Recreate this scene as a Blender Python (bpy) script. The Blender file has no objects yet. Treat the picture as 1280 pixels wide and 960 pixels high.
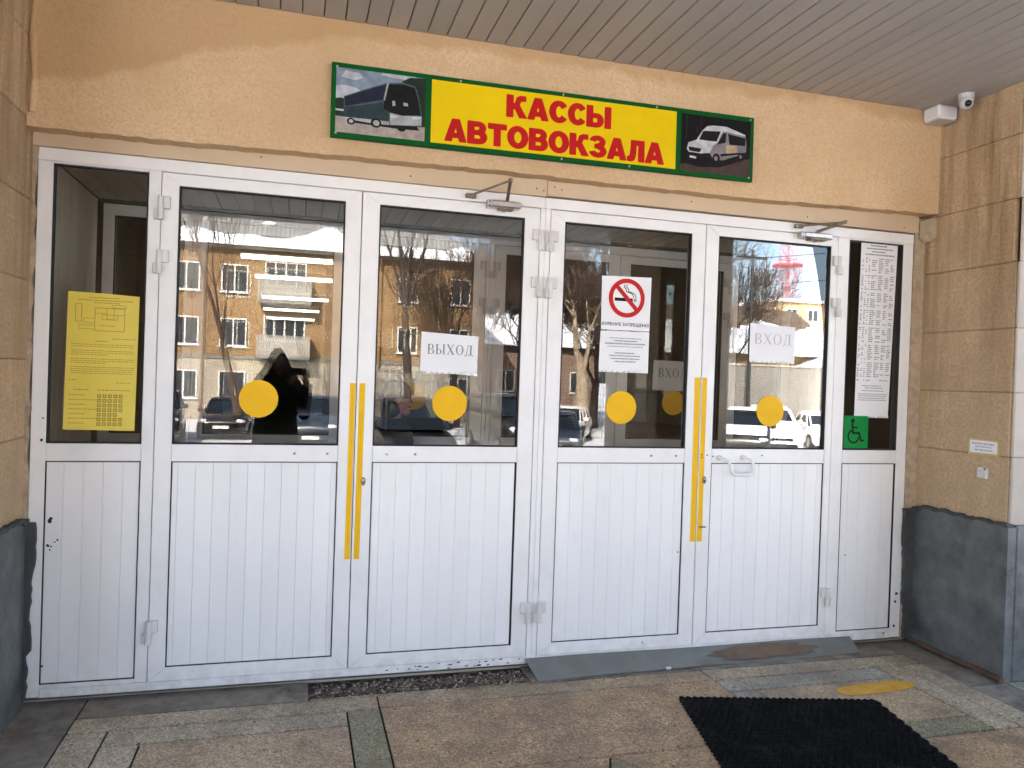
import bpy, bmesh, math, random
from mathutils import Vector, Matrix
R = math.radians
rnd = random.Random(7)
SC = bpy.context.scene
COL = SC.collection

# ------------------------------------------------------------------ camera
CAM = Vector((0.0, -3.9, 1.55))
cr = Vector((0.96239041, -0.26958089, 0.03362801))
cu = Vector((-0.03039802, 0.01614846, 0.99940742))
cf = Vector((0.26996418, 0.96284234, -0.00734639))
cd = bpy.data.cameras.new('camera')
cd.sensor_width = 36; cd.lens = 957.41/1280*36; cd.clip_start = 0.02; cd.clip_end = 2000
cam = bpy.data.objects.new('camera', cd); COL.objects.link(cam)
m = Matrix((( cr.x, cu.x, -cf.x, CAM.x), (cr.y, cu.y, -cf.y, CAM.y), (cr.z, cu.z, -cf.z, CAM.z), (0, 0, 0, 1)))
cam.matrix_world = m
SC.camera = cam

# ------------------------------------------------------------------ sky, sun, exposure
SUN_EL, SUN_AZ = R(36), R(-28)          # the sun stands behind the station, so the porch is in its shade
w = bpy.data.worlds.new('World'); SC.world = w; w.use_nodes = True
nt = w.node_tree; nt.nodes.clear()
sky = nt.nodes.new('ShaderNodeTexSky'); sky.sky_type = 'NISHITA'; sky.sun_disc = False
sky.sun_elevation = SUN_EL; sky.sun_rotation = SUN_AZ; sky.air_density = 1.0; sky.dust_density = 4.5; sky.altitude = 100
bg = nt.nodes.new('ShaderNodeBackground'); bg.inputs[1].default_value = 0.15
wo = nt.nodes.new('ShaderNodeOutputWorld')
nt.links.new(sky.outputs[0], bg.inputs[0]); nt.links.new(bg.outputs[0], wo.inputs[0])
sd = bpy.data.lights.new('sun', 'SUN'); sd.energy = 4.0; sd.angle = R(0.5); sd.color = (1, .93, .82)
so = bpy.data.objects.new('sun', sd); COL.objects.link(so)
sv = Vector((math.sin(SUN_AZ)*math.cos(SUN_EL), math.cos(SUN_AZ)*math.cos(SUN_EL), math.sin(SUN_EL)))
so.rotation_euler = (-sv).to_track_quat('-Z', 'Y').to_euler(); so.location = sv*60
SC.view_settings.view_transform = 'Standard'; SC.view_settings.look = 'None'
SC.view_settings.exposure = 3.05; SC.view_settings.gamma = 1.0; SC.view_settings.use_curve_mapping = False
SC.cycles.use_denoising = True; SC.cycles.denoiser = 'OPENIMAGEDENOISE'; SC.cycles.denoising_input_passes = 'RGB_ALBEDO_NORMAL'; SC.cycles.denoising_prefilter = 'NONE'
SC.cycles.max_bounces = 10; SC.cycles.diffuse_bounces = 5; SC.cycles.glossy_bounces = 5
SC.cycles.transparent_max_bounces = 24; SC.cycles.caustics_reflective = False; SC.cycles.caustics_refractive = False
SC.cycles.sample_clamp_indirect = 6

# ------------------------------------------------------------------ materials
def N(nt, t, **kw):
    n = nt.nodes.new(t)
    for k, v in kw.items():
        if k in n.inputs.keys(): n.inputs[k].default_value = v
        else: setattr(n, k, v)
    return n
def newmat(name):
    mt = bpy.data.materials.new(name); mt.use_nodes = True
    nt = mt.node_tree; b = nt.nodes['Principled BSDF']
    return mt, nt, b
def c4(c): return (c[0], c[1], c[2], 1)
def mixc(nt, fac, a, b, blend='MIX'):
    n = nt.nodes.new('ShaderNodeMix'); n.data_type = 'RGBA'; n.blend_type = blend
    for sock, val in ((n.inputs[0], fac), (n.inputs[6], a), (n.inputs[7], b)):
        if hasattr(val, 'links'): nt.links.new(val, sock)
        elif isinstance(val, (int, float)): sock.default_value = val
        else: sock.default_value = c4(val)
    return n.outputs[2]
def ramp(nt, src, p0, p1, c0=(0, 0, 0), c1=(1, 1, 1)):
    n = nt.nodes.new('ShaderNodeValToRGB'); n.color_ramp.elements[0].position = p0; n.color_ramp.elements[1].position = p1
    n.color_ramp.elements[0].color = c4(c0); n.color_ramp.elements[1].color = c4(c1)
    nt.links.new(src, n.inputs[0]); return n.outputs[0]
def coords(nt, scale=(1, 1, 1), kind='Object'):
    tc = nt.nodes.new('ShaderNodeTexCoord'); mp = nt.nodes.new('ShaderNodeMapping')
    mp.inputs['Scale'].default_value = scale
    nt.links.new(tc.outputs[kind], mp.inputs[0]); return mp.outputs[0]
def noise(nt, vec, scale, detail=6, rough=.6):
    n = N(nt, 'ShaderNodeTexNoise', Scale=scale, Detail=detail, Roughness=rough); nt.links.new(vec, n.inputs['Vector']); return n.outputs[0]
def bump(nt, b, src, strength, dist):
    n = N(nt, 'ShaderNodeBump', Strength=strength, Distance=dist); nt.links.new(src, n.inputs['Height'])
    nt.links.new(n.outputs[0], b.inputs['Normal']); return n
def splash(mt, lo, hi, amt, col):
    """dried splash dirt, thickest at the foot of a door and broken up by noise"""
    nt = mt.node_tree; b = nt.nodes['Principled BSDF']; src = b.inputs['Base Color'].links[0].from_socket
    g = nt.nodes.new('ShaderNodeNewGeometry'); sp = nt.nodes.new('ShaderNodeSeparateXYZ'); nt.links.new(g.outputs['Position'], sp.inputs[0])
    mr = N(nt, 'ShaderNodeMapRange'); nt.links.new(sp.outputs[2], mr.inputs[0]); mr.inputs[1].default_value = lo; mr.inputs[2].default_value = hi; mr.inputs[3].default_value = amt; mr.inputs[4].default_value = .02
    n = ramp(nt, noise(nt, g.outputs['Position'], 14, 9, .7), .40, .66); mm = N(nt, 'ShaderNodeMath', operation='MULTIPLY'); nt.links.new(n, mm.inputs[0]); nt.links.new(mr.outputs[0], mm.inputs[1])
    nt.links.new(mixc(nt, mm.outputs[0], src, col), b.inputs['Base Color'])
def surf(name, col, col2=None, scale=6, rough=.6, rvar=.1, bmp=0, bscale=60, bdist=.002, metal=0, rand=0, spec=.5, sc=(1, 1, 1), dirt=None, dirt_amt=.5, dscale=3):
    mt, nt, b = newmat(name)
    v = coords(nt, sc)
    col2 = col2 or tuple(x*.8 for x in col)
    n = noise(nt, v, scale)
    c = mixc(nt, ramp(nt, n, .35, .68), col, col2)
    if dirt:
        n2 = noise(nt, v, dscale, 9, .7)
        d = ramp(nt, n2, .52, .72); mm = N(nt, 'ShaderNodeMath', operation='MULTIPLY'); nt.links.new(d, mm.inputs[0]); mm.inputs[1].default_value = dirt_amt
        c = mixc(nt, mm.outputs[0], c, dirt)
    if rand:
        oi = nt.nodes.new('ShaderNodeObjectInfo'); mr = N(nt, 'ShaderNodeMapRange'); nt.links.new(oi.outputs['Random'], mr.inputs[0])
        mr.inputs[3].default_value = 1-rand; mr.inputs[4].default_value = 1+rand
        hs = nt.nodes.new('ShaderNodeHueSaturation'); nt.links.new(mr.outputs[0], hs.inputs['Value']); nt.links.new(c, hs.inputs['Color']); c = hs.outputs[0]
    nt.links.new(c, b.inputs['Base Color'])
    rr = N(nt, 'ShaderNodeMapRange'); nt.links.new(n, rr.inputs[0]); rr.inputs[3].default_value = max(.02, rough-rvar); rr.inputs[4].default_value = min(1, rough+rvar)
    nt.links.new(rr.outputs[0], b.inputs['Roughness'])
    b.inputs['Metallic'].default_value = metal; b.inputs['Specular IOR Level'].default_value = spec
    if bmp: bump(nt, b, noise(nt, v, bscale, 5), bmp, bdist)
    return mt

M = {}
M['white'] = surf('white_powder_coat', (.86, .855, .85), (.80, .795, .79), 2.5, .32, .08, .06, 25, .001, dirt=(.62, .60, .56), dirt_amt=.22, dscale=5)
M['board_white'] = surf('white_panel_board', (.87, .87, .87), (.81, .81, .815), 1.8, .36, .08, .05, 20, .001, rand=.02, sc=(1, 1, .35), dirt=(.62, .63, .66), dirt_amt=.2, dscale=6)
splash(M['white'], .03, .16, .45, (.36, .32, .27)); splash(M['board_white'], .08, .26, .16, (.46, .43, .39))
M['hinge'] = surf('hinge_white', (.70, .69, .67), (.6, .59, .57), 10, .45)
M['gasket'] = surf('black_gasket', (.012, .012, .013), None, 10, .7)
M['groove'] = surf('dark_groove', (.03, .03, .03), None, 10, .9)
M['steel'] = surf('closer_steel', (.55, .54, .52), (.42, .41, .4), 12, .35, .1, metal=.9)
M['bronze'] = surf('closer_arm_bronze', (.30, .24, .18), (.2, .16, .12), 20, .45, .1, metal=.8)
M['yellow'] = surf('yellow_vinyl', (.86, .50, .01), (.82, .46, .01), 8, .5, .05, spec=.2)
M['paper'] = surf('white_paper', (.82, .82, .84), (.78, .78, .80), 5, .6, .05, .05, 12, .002)
M['paper_grey'] = surf('grey_paper', (.72, .72, .72), (.66, .66, .66), 4, .6)
M['paper_yellow'] = surf('yellow_paper', (.80, .65, .10), (.74, .58, .08), 4, .55)
M['ink'] = surf('black_ink', (.015, .015, .015), None, 10, .7, spec=.15)
M['ink_soft'] = surf('faded_ink', (.17, .17, .19), (.26, .26, .28), 40, .7)
M['ink_pale'] = surf('pale_ink', (.50, .50, .53), (.56, .56, .58), 40, .7)
M['ink_brown'] = surf('brown_ink', (.30, .22, .03), (.4, .3, .04), 30, .7)
M['red'] = surf('red_print', (.58, .02, .02), None, 5, .5, spec=.15)
M['sign_red'] = surf('sign_red_vinyl', (.50, .012, .012), (.45, .01, .01), 5, .5, spec=.15)
M['sign_yellow'] = surf('sign_yellow_vinyl', (.78, .56, .0), (.72, .51, .0), 3, .45, .05, spec=.2)
M['sign_green'] = surf('sign_green_vinyl', (.0, .085, .015), (.0, .07, .012), 6, .5, spec=.15)
M['green'] = surf('green_sticker', (.0, .25, .045), (.0, .21, .04), 8, .5, spec=.2)
M['tape'] = surf('clear_tape', (.85, .85, .86), None, 20, .3)
M['plastic_white'] = surf('white_plastic', (.60, .59, .57), None, 8, .35)
M['plastic_black'] = surf('black_plastic', (.01, .01, .01), None, 8, .15)
M['rubber'] = surf('black_rubber', (.0045, .0045, .0045), (.008, .0075, .007), 9, .85, .08, .3, 150, .001, spec=.12, dirt=(.035, .03, .024), dirt_amt=.45, dscale=5)
M['ramp'] = surf('grey_painted_ramp', (.19, .195, .18), (.145, .15, .135), 5, .6, .1, .3, 60, .002, dirt=(.16, .10, .06), dirt_amt=.9, dscale=1.7)
M['rust'] = surf('rusty_pipe', (.13, .06, .035), (.07, .04, .03), 14, .8, .1, .6, 50, .003)
M['dado'] = surf('slate_paint', (.135, .140, .138), (.062, .067, .066), 6, .55, .15, .7, 30, .006, dirt=(.02, .023, .022), dirt_amt=.9, dscale=3.5)
M['dado_edge'] = surf('dado_plaster_edge', (.065, .07, .066), (.035, .037, .035), 9, .8, .1, .8, 45, .006)
M['filler'] = surf('mortar_filler', (.52, .41, .29), (.36, .27, .18), 18, .9, .05, 1, 60, .01)
M['ceil_board'] = surf('canopy_board', (.41, .38, .345), (.37, .345, .315), 3, .5, .1, .05, 40, .001, rand=.035, sc=(1, .3, 1))
M['rust_mortar'] = surf('brown_mortar', (.26, .185, .12), (.18, .12, .08), 9, .9)
M['ceil_dark'] = surf('canopy_backing', (.09, .08, .07), None, 6, .8)
M['vest_ceil'] = surf('vestibule_ceiling_board', (.62, .54, .43), (.52, .45, .36), 3, .55, rand=.08, sc=(1, .2, 1))
M['pvc_wall'] = surf('vestibule_wall_board', (.90, .85, .70), (.82, .77, .63), 2, .45, rand=.05, sc=(1, 1, .3))
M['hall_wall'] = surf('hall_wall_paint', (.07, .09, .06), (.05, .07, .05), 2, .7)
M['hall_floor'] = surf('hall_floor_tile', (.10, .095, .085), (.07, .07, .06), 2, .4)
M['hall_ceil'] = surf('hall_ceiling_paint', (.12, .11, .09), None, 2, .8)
M['vest_floor'] = surf('vestibule_floor_tile', (.52, .46, .38), (.42, .37, .30), 4, .5)
M['snow'] = surf('snow', (.80, .82, .86), (.70, .72, .77), 1.2, .8, .05, .8, 6, .08)
M['bark'] = surf('bark', (.06, .042, .03), (.036, .026, .02), 12, .9, .05)
M['bark_pale'] = surf('pale_bark', (.36, .29, .20), (.24, .18, .12), 5, .85, .05)
M['twig'] = surf('brown_twig', (.085, .052, .034), (.055, .036, .025), 4, .9, .05)
M['gutter'] = surf('drainpipe_rust', (.28, .17, .08), (.2, .12, .06), 3, .7)
M['win_frame'] = surf('window_frame_white', (.72, .71, .68), None, 5, .5)
M['win_dark'] = surf('window_glass_dark', (.03, .035, .04), (.05, .055, .06), 3, .08, .04)
M['rail_grey'] = surf('balcony_sheet_grey', (.34, .32, .29), (.28, .26, .24), 4, .6)
M['plaster_pale'] = surf('pale_wall_plaster', (.38, .33, .265), (.31, .27, .215), 1.2, .85, .05, dirt=(.22, .19, .15), dirt_amt=.6, dscale=.8)
M['plaster_white'] = surf('white_wall_plaster', (.21, .20, .18), (.16, .155, .14), .8, .85, .05, dirt=(.10, .095, .085), dirt_amt=.7, dscale=.6)
M['tan_block'] = surf('tan_block_wall', (.42, .30, .17), (.36, .25, .14), 1, .85)
M['asbestos'] = None
M['mast_red'] = surf('mast_red_paint', (.48, .04, .06), None, 3, .5)
M['mast_white'] = surf('mast_white_paint', (.75, .75, .75), None, 3, .5)
M['cable'] = surf('black_cable', (.02, .02, .02), None, 3, .6)
M['tyre'] = surf('tyre_rubber', (.015, .015, .015), None, 3, .8)
M['rim'] = surf('wheel_rim', (.4, .4, .41), None, 5, .3, metal=.8)
M['car_glass'] = surf('car_window_glass', (.01, .013, .016), None, 3, .06, .03)
M['lamp_glass'] = surf('headlight_glass', (.65, .66, .68), None, 9, .12)
M['plate'] = surf('number_plate', (.75, .75, .72), None, 9, .4)
M['coat'] = surf('black_coat_cloth', (.020, .019, .021), (.030, .029, .032), 9, .9, .1, .5, 90, .002, spec=.1)
M['coat_navy'] = surf('dark_navy_coat_cloth', (.012, .014, .022), (.02, .022, .03), 9, .85, .1, .5, 90, .002)
M['skin'] = surf('skin', (.50, .27, .19), (.44, .23, .16), 12, .5)
M['hair'] = surf('dark_hair', (.02, .013, .01), None, 40, .5)
M['trouser'] = surf('dark_trousers', (.014, .014, .018), None, 9, .9)
M['boot'] = surf('black_boot', (.012, .011, .010), None, 9, .4)
M['gravel'] = surf('broken_screed', (.20, .145, .10), (.09, .06, .042), 14, .95, .03, 1, 40, .01)
M['pebble'] = surf('pebble', (.48, .42, .34), (.32, .27, .21), 30, .9, rand=.3)
def paint(name, c): 
    mt, nt, b = newmat(name); b.inputs['Base Color'].default_value = c4(c); b.inputs['Roughness'].default_value = .3
    b.inputs['Coat Weight'].default_value = .6; b.inputs['Coat Roughness'].default_value = .08
    v = coords(nt); n = noise(nt, v, 2.2, 8); nt.links.new(mixc(nt, ramp(nt, n, .5, .75), c, tuple(x*.6+.06 for x in c)), b.inputs['Base Color'])
    return mt
M['paint_black'] = paint('car_paint_black', (.012, .011, .011)); M['paint_white'] = paint('car_paint_white', (.72, .72, .72))
M['paint_blue'] = paint('car_paint_dark_blue', (.02, .03, .05)); M['paint_grey'] = paint('car_paint_grey', (.18, .19, .2)); M['paint_red'] = paint('car_paint_red', (.35, .02, .02))

def emit(name, c, s):
    mt, nt, b = newmat(name); b.inputs['Base Color'].default_value = c4(c)
    b.inputs['Emission Color'].default_value = c4(c); b.inputs['Emission Strength'].default_value = s; return mt
M['tube'] = emit('fluorescent_tube', (1, .97, .9), 1.1)

def glassmat(name, ior, tint, rough=0.0):
    mt = bpy.data.materials.new(name); mt.use_nodes = True; nt = mt.node_tree; nt.nodes.clear()
    o = nt.nodes.new('ShaderNodeOutputMaterial'); mx = nt.nodes.new('ShaderNodeMixShader')
    t = nt.nodes.new('ShaderNodeBsdfTransparent'); t.inputs[0].default_value = c4(tint)
    g = nt.nodes.new('ShaderNodeBsdfGlossy'); g.inputs['Roughness'].default_value = rough
    g.inputs[0].default_value = (.97, .98, 1, 1)
    f = nt.nodes.new('ShaderNodeFresnel'); f.inputs[0].default_value = ior
    nt.links.new(f.outputs[0], mx.inputs[0]); nt.links.new(t.outputs[0], mx.inputs[1]); nt.links.new(g.outputs[0], mx.inputs[2])
    nt.links.new(mx.outputs[0], o.inputs[0])
    return mt
M['glass'] = glassmat('door_glass', 1.63, (.99, .99, .975))
M['glass_in'] = glassmat('inner_door_glass', 1.42, (.90, .93, .90))

def terrazzo(name, base, base2, chip, chip2, scale=46, amount=.5, stain=(.16, .11, .07), green=None):
    mt, nt, b = newmat(name); v = coords(nt)
    vo = N(nt, 'ShaderNodeTexVoronoi', Scale=scale); vo.feature = 'F1'
    dist = nt.nodes.new('ShaderNodeVectorMath'); dist.operation = 'ADD'
    nz = N(nt, 'ShaderNodeTexNoise', Scale=30, Detail=2); nt.links.new(v, nz.inputs['Vector'])
    sc = nt.nodes.new('ShaderNodeVectorMath'); sc.operation = 'SCALE'; sc.inputs['Scale'].default_value = .018
    nt.links.new(nz.outputs['Color'], sc.inputs[0]); nt.links.new(v, dist.inputs[0]); nt.links.new(sc.outputs[0], dist.inputs[1])
    nt.links.new(dist.outputs[0], vo.inputs['Vector'])
    sep = nt.nodes.new('ShaderNodeSeparateColor'); nt.links.new(vo.outputs['Color'], sep.inputs[0])
    # a chip where the cell is chosen and the point is near its centre
    m1 = ramp(nt, sep.outputs[0], 1-amount, 1-amount+.02)
    m2 = ramp(nt, vo.outputs['Distance'], .30, .42, (1, 1, 1), (0, 0, 0))
    mm = N(nt, 'ShaderNodeMath', operation='MULTIPLY'); nt.links.new(m1, mm.inputs[0]); nt.links.new(m2, mm.inputs[1])
    big = noise(nt, v, 1.6, 8, .65); fine = noise(nt, v, 90, 3)
    cb = mixc(nt, ramp(nt, big, .35, .65), base, base2)
    cb = mixc(nt, ramp(nt, fine, .3, .75), cb, tuple(x*.72 for x in base))
    cc = mixc(nt, sep.outputs[1], chip, chip2)
    # worn zones show the chips, floated zones hide them
    wear = ramp(nt, noise(nt, v, 2.4, 6, .6), .36, .52)
    m3 = N(nt, 'ShaderNodeMath', operation='MULTIPLY'); nt.links.new(mm.outputs[0], m3.inputs[0]); nt.links.new(wear, m3.inputs[1])
    c = mixc(nt, m3.outputs[0], cb, cc)
    v2 = N(nt, 'ShaderNodeTexVoronoi', Scale=150); nt.links.new(dist.outputs[0], v2.inputs['Vector'])
    se2 = nt.nodes.new('ShaderNodeSeparateColor'); nt.links.new(v2.outputs['Color'], se2.inputs[0])
    c = mixc(nt, ramp(nt, se2.outputs[0], .60, .64), c, tuple(x*1.25 for x in base)); c = mixc(nt, ramp(nt, se2.outputs[1], .74, .78), c, tuple(x*.55 for x in base))
    st = ramp(nt, noise(nt, v, 3.1, 9, .74), .48, .66); s2 = N(nt, 'ShaderNodeMath', operation='MULTIPLY'); nt.links.new(st, s2.inputs[0]); s2.inputs[1].default_value = .75
    c = mixc(nt, s2.outputs[0], c, stain)
    damp = ramp(nt, noise(nt, v, 1.15, 8, .7), .50, .62); d2 = N(nt, 'ShaderNodeMath', operation='MULTIPLY'); nt.links.new(damp, d2.inputs[0]); d2.inputs[1].default_value = .42
    c = mixc(nt, d2.outputs[0], c, (.13, .10, .075))
    lime = ramp(nt, noise(nt, v, 2.0, 9, .7), .60, .72); l2 = N(nt, 'ShaderNodeMath', operation='MULTIPLY'); nt.links.new(lime, l2.inputs[0]); l2.inputs[1].default_value = .45
    c = mixc(nt, l2.outputs[0], c, (.50, .44, .36))
    sp = ramp(nt, noise(nt, v, 40, 2, .5), .675, .70)
    c = mixc(nt, sp, c, (.04, .03, .025))
    nt.links.new(c, b.inputs['Base Color']); b.inputs['Roughness'].default_value = .62
    bump(nt, b, fine, .35, .002)
    return mt
M['terr_tan'] = terrazzo('terrazzo_tan', (.42, .275, .150), (.33, .205, .110), (.72, .56, .37), (.48, .31, .17), 56, .8)
M['terr_mid'] = terrazzo('terrazzo_worn', (.44, .32, .195), (.33, .22, .12), (.62, .51, .37), (.44, .32, .20), 56, .65)
M['terr_pale'] = terrazzo('terrazzo_pale', (.46, .365, .245), (.35, .27, .175), (.60, .51, .385), (.41, .335, .235), 60, .5)
M['terr_green'] = terrazzo('terrazzo_green', (.245, .225, .13), (.30, .25, .155), (.55, .49, .33), (.34, .32, .185), 50, .8)
M['terr_grey'] = terrazzo('terrazzo_grey', (.37, .33, .255), (.28, .25, .185), (.58, .53, .43), (.42, .38, .29), 54, .65)
M['screed'] = surf('grey_screed', (.29, .25, .20), (.16, .13, .10), 9, .9, .05, 1, 70, .008, dirt=(.06, .045, .032), dirt_amt=.9, dscale=4)
M['joint'] = surf('floor_joint_dirt', (.035, .028, .022), None, 20, .95)
M['patch'] = surf('yellow_road_paint', (.62, .33, .02), (.50, .25, .02), 14, .6, .1, .3, 60, .002)

def stonemat():
    mt, nt, b = newmat('shell_limestone'); v = coords(nt)
    n1 = noise(nt, v, 3.5, 8, .65); n2 = noise(nt, v, 60, 4, .6)
    c = mixc(nt, ramp(nt, n1, .35, .68), (.60, .445, .285), (.45, .325, .20))
    c = mixc(nt, ramp(nt, n2, .35, .7), c, (.40, .275, .165))
    vs = coords(nt, (5, 5, .45)); st = ramp(nt, noise(nt, vs, 1.6, 7, .65), .42, .66)
    tc = nt.nodes.new('ShaderNodeNewGeometry'); sp = nt.nodes.new('ShaderNodeSeparateXYZ'); nt.links.new(tc.outputs['Position'], sp.inputs[0])
    mr = N(nt, 'ShaderNodeMapRange'); nt.links.new(sp.outputs[2], mr.inputs[0]); mr.inputs[1].default_value = 1.2; mr.inputs[2].default_value = 2.6; mr.inputs[3].default_value = .10; mr.inputs[4].default_value = .78
    mm = N(nt, 'ShaderNodeMath', operation='MULTIPLY'); nt.links.new(st, mm.inputs[0]); nt.links.new(mr.outputs[0], mm.inputs[1])
    c = mixc(nt, mm.outputs[0], c, (.19, .105, .045))          # rusty run-off streaks coming down from the eaves
    oi = nt.nodes.new('ShaderNodeObjectInfo'); m2 = N(nt, 'ShaderNodeMapRange'); nt.links.new(oi.outputs['Random'], m2.inputs[0]); m2.inputs[3].default_value = .9; m2.inputs[4].default_value = 1.08
    hs = nt.nodes.new('ShaderNodeHueSaturation'); nt.links.new(m2.outputs[0], hs.inputs['Value']); nt.links.new(c, hs.inputs['Color'])
    nt.links.new(hs.outputs[0], b.inputs['Base Color']); b.inputs['Roughness'].default_value = .9; b.inputs['Specular IOR Level'].default_value = .2
    ad = N(nt, 'ShaderNodeMath', operation='ADD'); nt.links.new(n2, ad.inputs[0]); nt.links.new(n1, ad.inputs[1])
    bump(nt, b, ad.outputs[0], .7, .006)
    return mt
M['stone'] = stonemat()
M['stone_pale_lit'] = surf('pale_lit_front_stone', (.50, .43, .36), (.42, .36, .30), 4, .85, .05, .6, 40, .005, rand=.05)  # whiter stone for the front faces, their open-sky light put into the colour
def plastermat():
    mt, nt, b = newmat('peach_stucco'); v = coords(nt)
    n1 = noise(nt, v, 1.3, 7, .6); n2 = noise(nt, v, 95, 4, .6); n3 = noise(nt, v, 28, 5, .6)
    c = mixc(nt, ramp(nt, n1, .35, .68), (.71, .52, .325), (.58, .395, .22))
    c = mixc(nt, ramp(nt, n2, .42, .72), c, (.54, .37, .21))
    # older, browner coat with its own edge in the upper left, thin along the top
    sp = nt.nodes.new('ShaderNodeSeparateXYZ'); g = nt.nodes.new('ShaderNodeNewGeometry'); nt.links.new(g.outputs['Position'], sp.inputs[0])
    ma = N(nt, 'ShaderNodeMath', operation='MULTIPLY_ADD'); nt.links.new(sp.outputs[0], ma.inputs[0]); ma.inputs[1].default_value = -.36
    nt.links.new(sp.outputs[2], ma.inputs[2])
    mx_ = N(nt, 'ShaderNodeMath', operation='MAXIMUM'); nt.links.new(ma.outputs[0], mx_.inputs[0])
    m3 = N(nt, 'ShaderNodeMath', operation='SUBTRACT'); nt.links.new(sp.outputs[2], m3.inputs[0]); m3.inputs[1].default_value = 0.03; nt.links.new(m3.outputs[0], mx_.inputs[1])
    wob = N(nt, 'ShaderNodeMath', operation='MULTIPLY_ADD'); nt.links.new(noise(nt, v, 3.3, 6), wob.inputs[0]); wob.inputs[1].default_value = .26; nt.links.new(mx_.outputs[0], wob.inputs[2])
    old = ramp(nt, wob.outputs[0], .0, 1.0)
    mr = N(nt, 'ShaderNodeMapRange'); nt.links.new(wob.outputs[0], mr.inputs[0]); mr.inputs[1].default_value = 3.27; mr.inputs[2].default_value = 3.31
    mq = N(nt, 'ShaderNodeMath', operation='MULTIPLY'); nt.links.new(mr.outputs[0], mq.inputs[0]); mq.inputs[1].default_value = .55
    c = mixc(nt, mq.outputs[0], c, (.45, .27, .12))
    nt.links.new(c, b.inputs['Base Color']); b.inputs['Roughness'].default_value = .95; b.inputs['Specular IOR Level'].default_value = .15
    ad = N(nt, 'ShaderNodeMath', operation='ADD'); nt.links.new(n2, ad.inputs[0]); nt.links.new(n3, ad.inputs[1])
    bump(nt, b, ad.outputs[0], .55, .007)
    return mt
M['plaster'] = plastermat()
M['trim'] = surf('beige_trim', (.60, .47, .32), (.55, .42, .28), 2, .55, .1, .1, 40, .001)
def brickmat():
    mt, nt, b = newmat('yellow_brick'); v = coords(nt, (1, 1, 1))
    tc = nt.nodes.new('ShaderNodeCombineXYZ'); sp = nt.nodes.new('ShaderNodeSeparateXYZ'); nt.links.new(v, sp.inputs[0])
    ad = N(nt, 'ShaderNodeMath', operation='ADD'); nt.links.new(sp.outputs[0], ad.inputs[0]); nt.links.new(sp.outputs[1], ad.inputs[1])
    nt.links.new(ad.outputs[0], tc.inputs[0]); nt.links.new(sp.outputs[2], tc.inputs[1])
    br = N(nt, 'ShaderNodeTexBrick', Scale=1.0); br.inputs['Brick Width'].default_value = .26; br.inputs['Row Height'].default_value = .08; br.inputs['Mortar Size'].default_value = .008
    br.inputs['Color1'].default_value = (.30, .20, .105, 1); br.inputs['Color2'].default_value = (.235, .15, .075, 1); br.inputs['Mortar'].default_value = (.26, .18, .10, 1)
    nt.links.new(tc.outputs[0], br.inputs['Vector'])
    c = mixc(nt, ramp(nt, noise(nt, v, .7, 7), .4, .7), br.outputs[0], (.20, .11, .05)); nt.links.new(c, b.inputs['Base Color']); b.inputs['Roughness'].default_value = .9
    return mt
M['brick'] = brickmat()
def wavy_roof(name, c1, c2, scale):
    mt, nt, b = newmat(name); v = coords(nt)
    wv = N(nt, 'ShaderNodeTexWave', Scale=scale, Distortion=0); wv.bands_direction = 'X'; nt.links.new(v, wv.inputs['Vector'])
    c = mixc(nt, ramp(nt, noise(nt, v, .8, 8), .35, .7), c1, c2); nt.links.new(c, b.inputs['Base Color']); b.inputs['Roughness'].default_value = .85
    bump(nt, b, wv.outputs[0], 1, .06); return mt
M['asbestos'] = wavy_roof('corrugated_roof_sheet', (.26, .26, .255), (.18, .18, .178), 1.4)
def lotmat():
    mt, nt, b = newmat('snowy_wet_lot'); v = coords(nt)
    n1 = noise(nt, v, .16, 9, .68); mask = ramp(nt, n1, .55, .64)
    asp = mixc(nt, ramp(nt, noise(nt, v, 3, 8), .3, .7), (.045, .044, .043), (.075, .07, .065))
    sn = mixc(nt, ramp(nt, noise(nt, v, 1.1, 8), .35, .75), (.78, .80, .84), (.52, .51, .50))
    nt.links.new(mixc(nt, mask, sn, asp), b.inputs['Base Color'])
    rr = N(nt, 'ShaderNodeMapRange'); nt.links.new(mask, rr.inputs[0]); rr.inputs[3].default_value = .85; rr.inputs[4].default_value = .35
    nt.links.new(rr.outputs[0], b.inputs['Roughness']); bump(nt, b, noise(nt, v, 5, 6), .6, .05)
    return mt
M['lot'] = lotmat()

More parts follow.
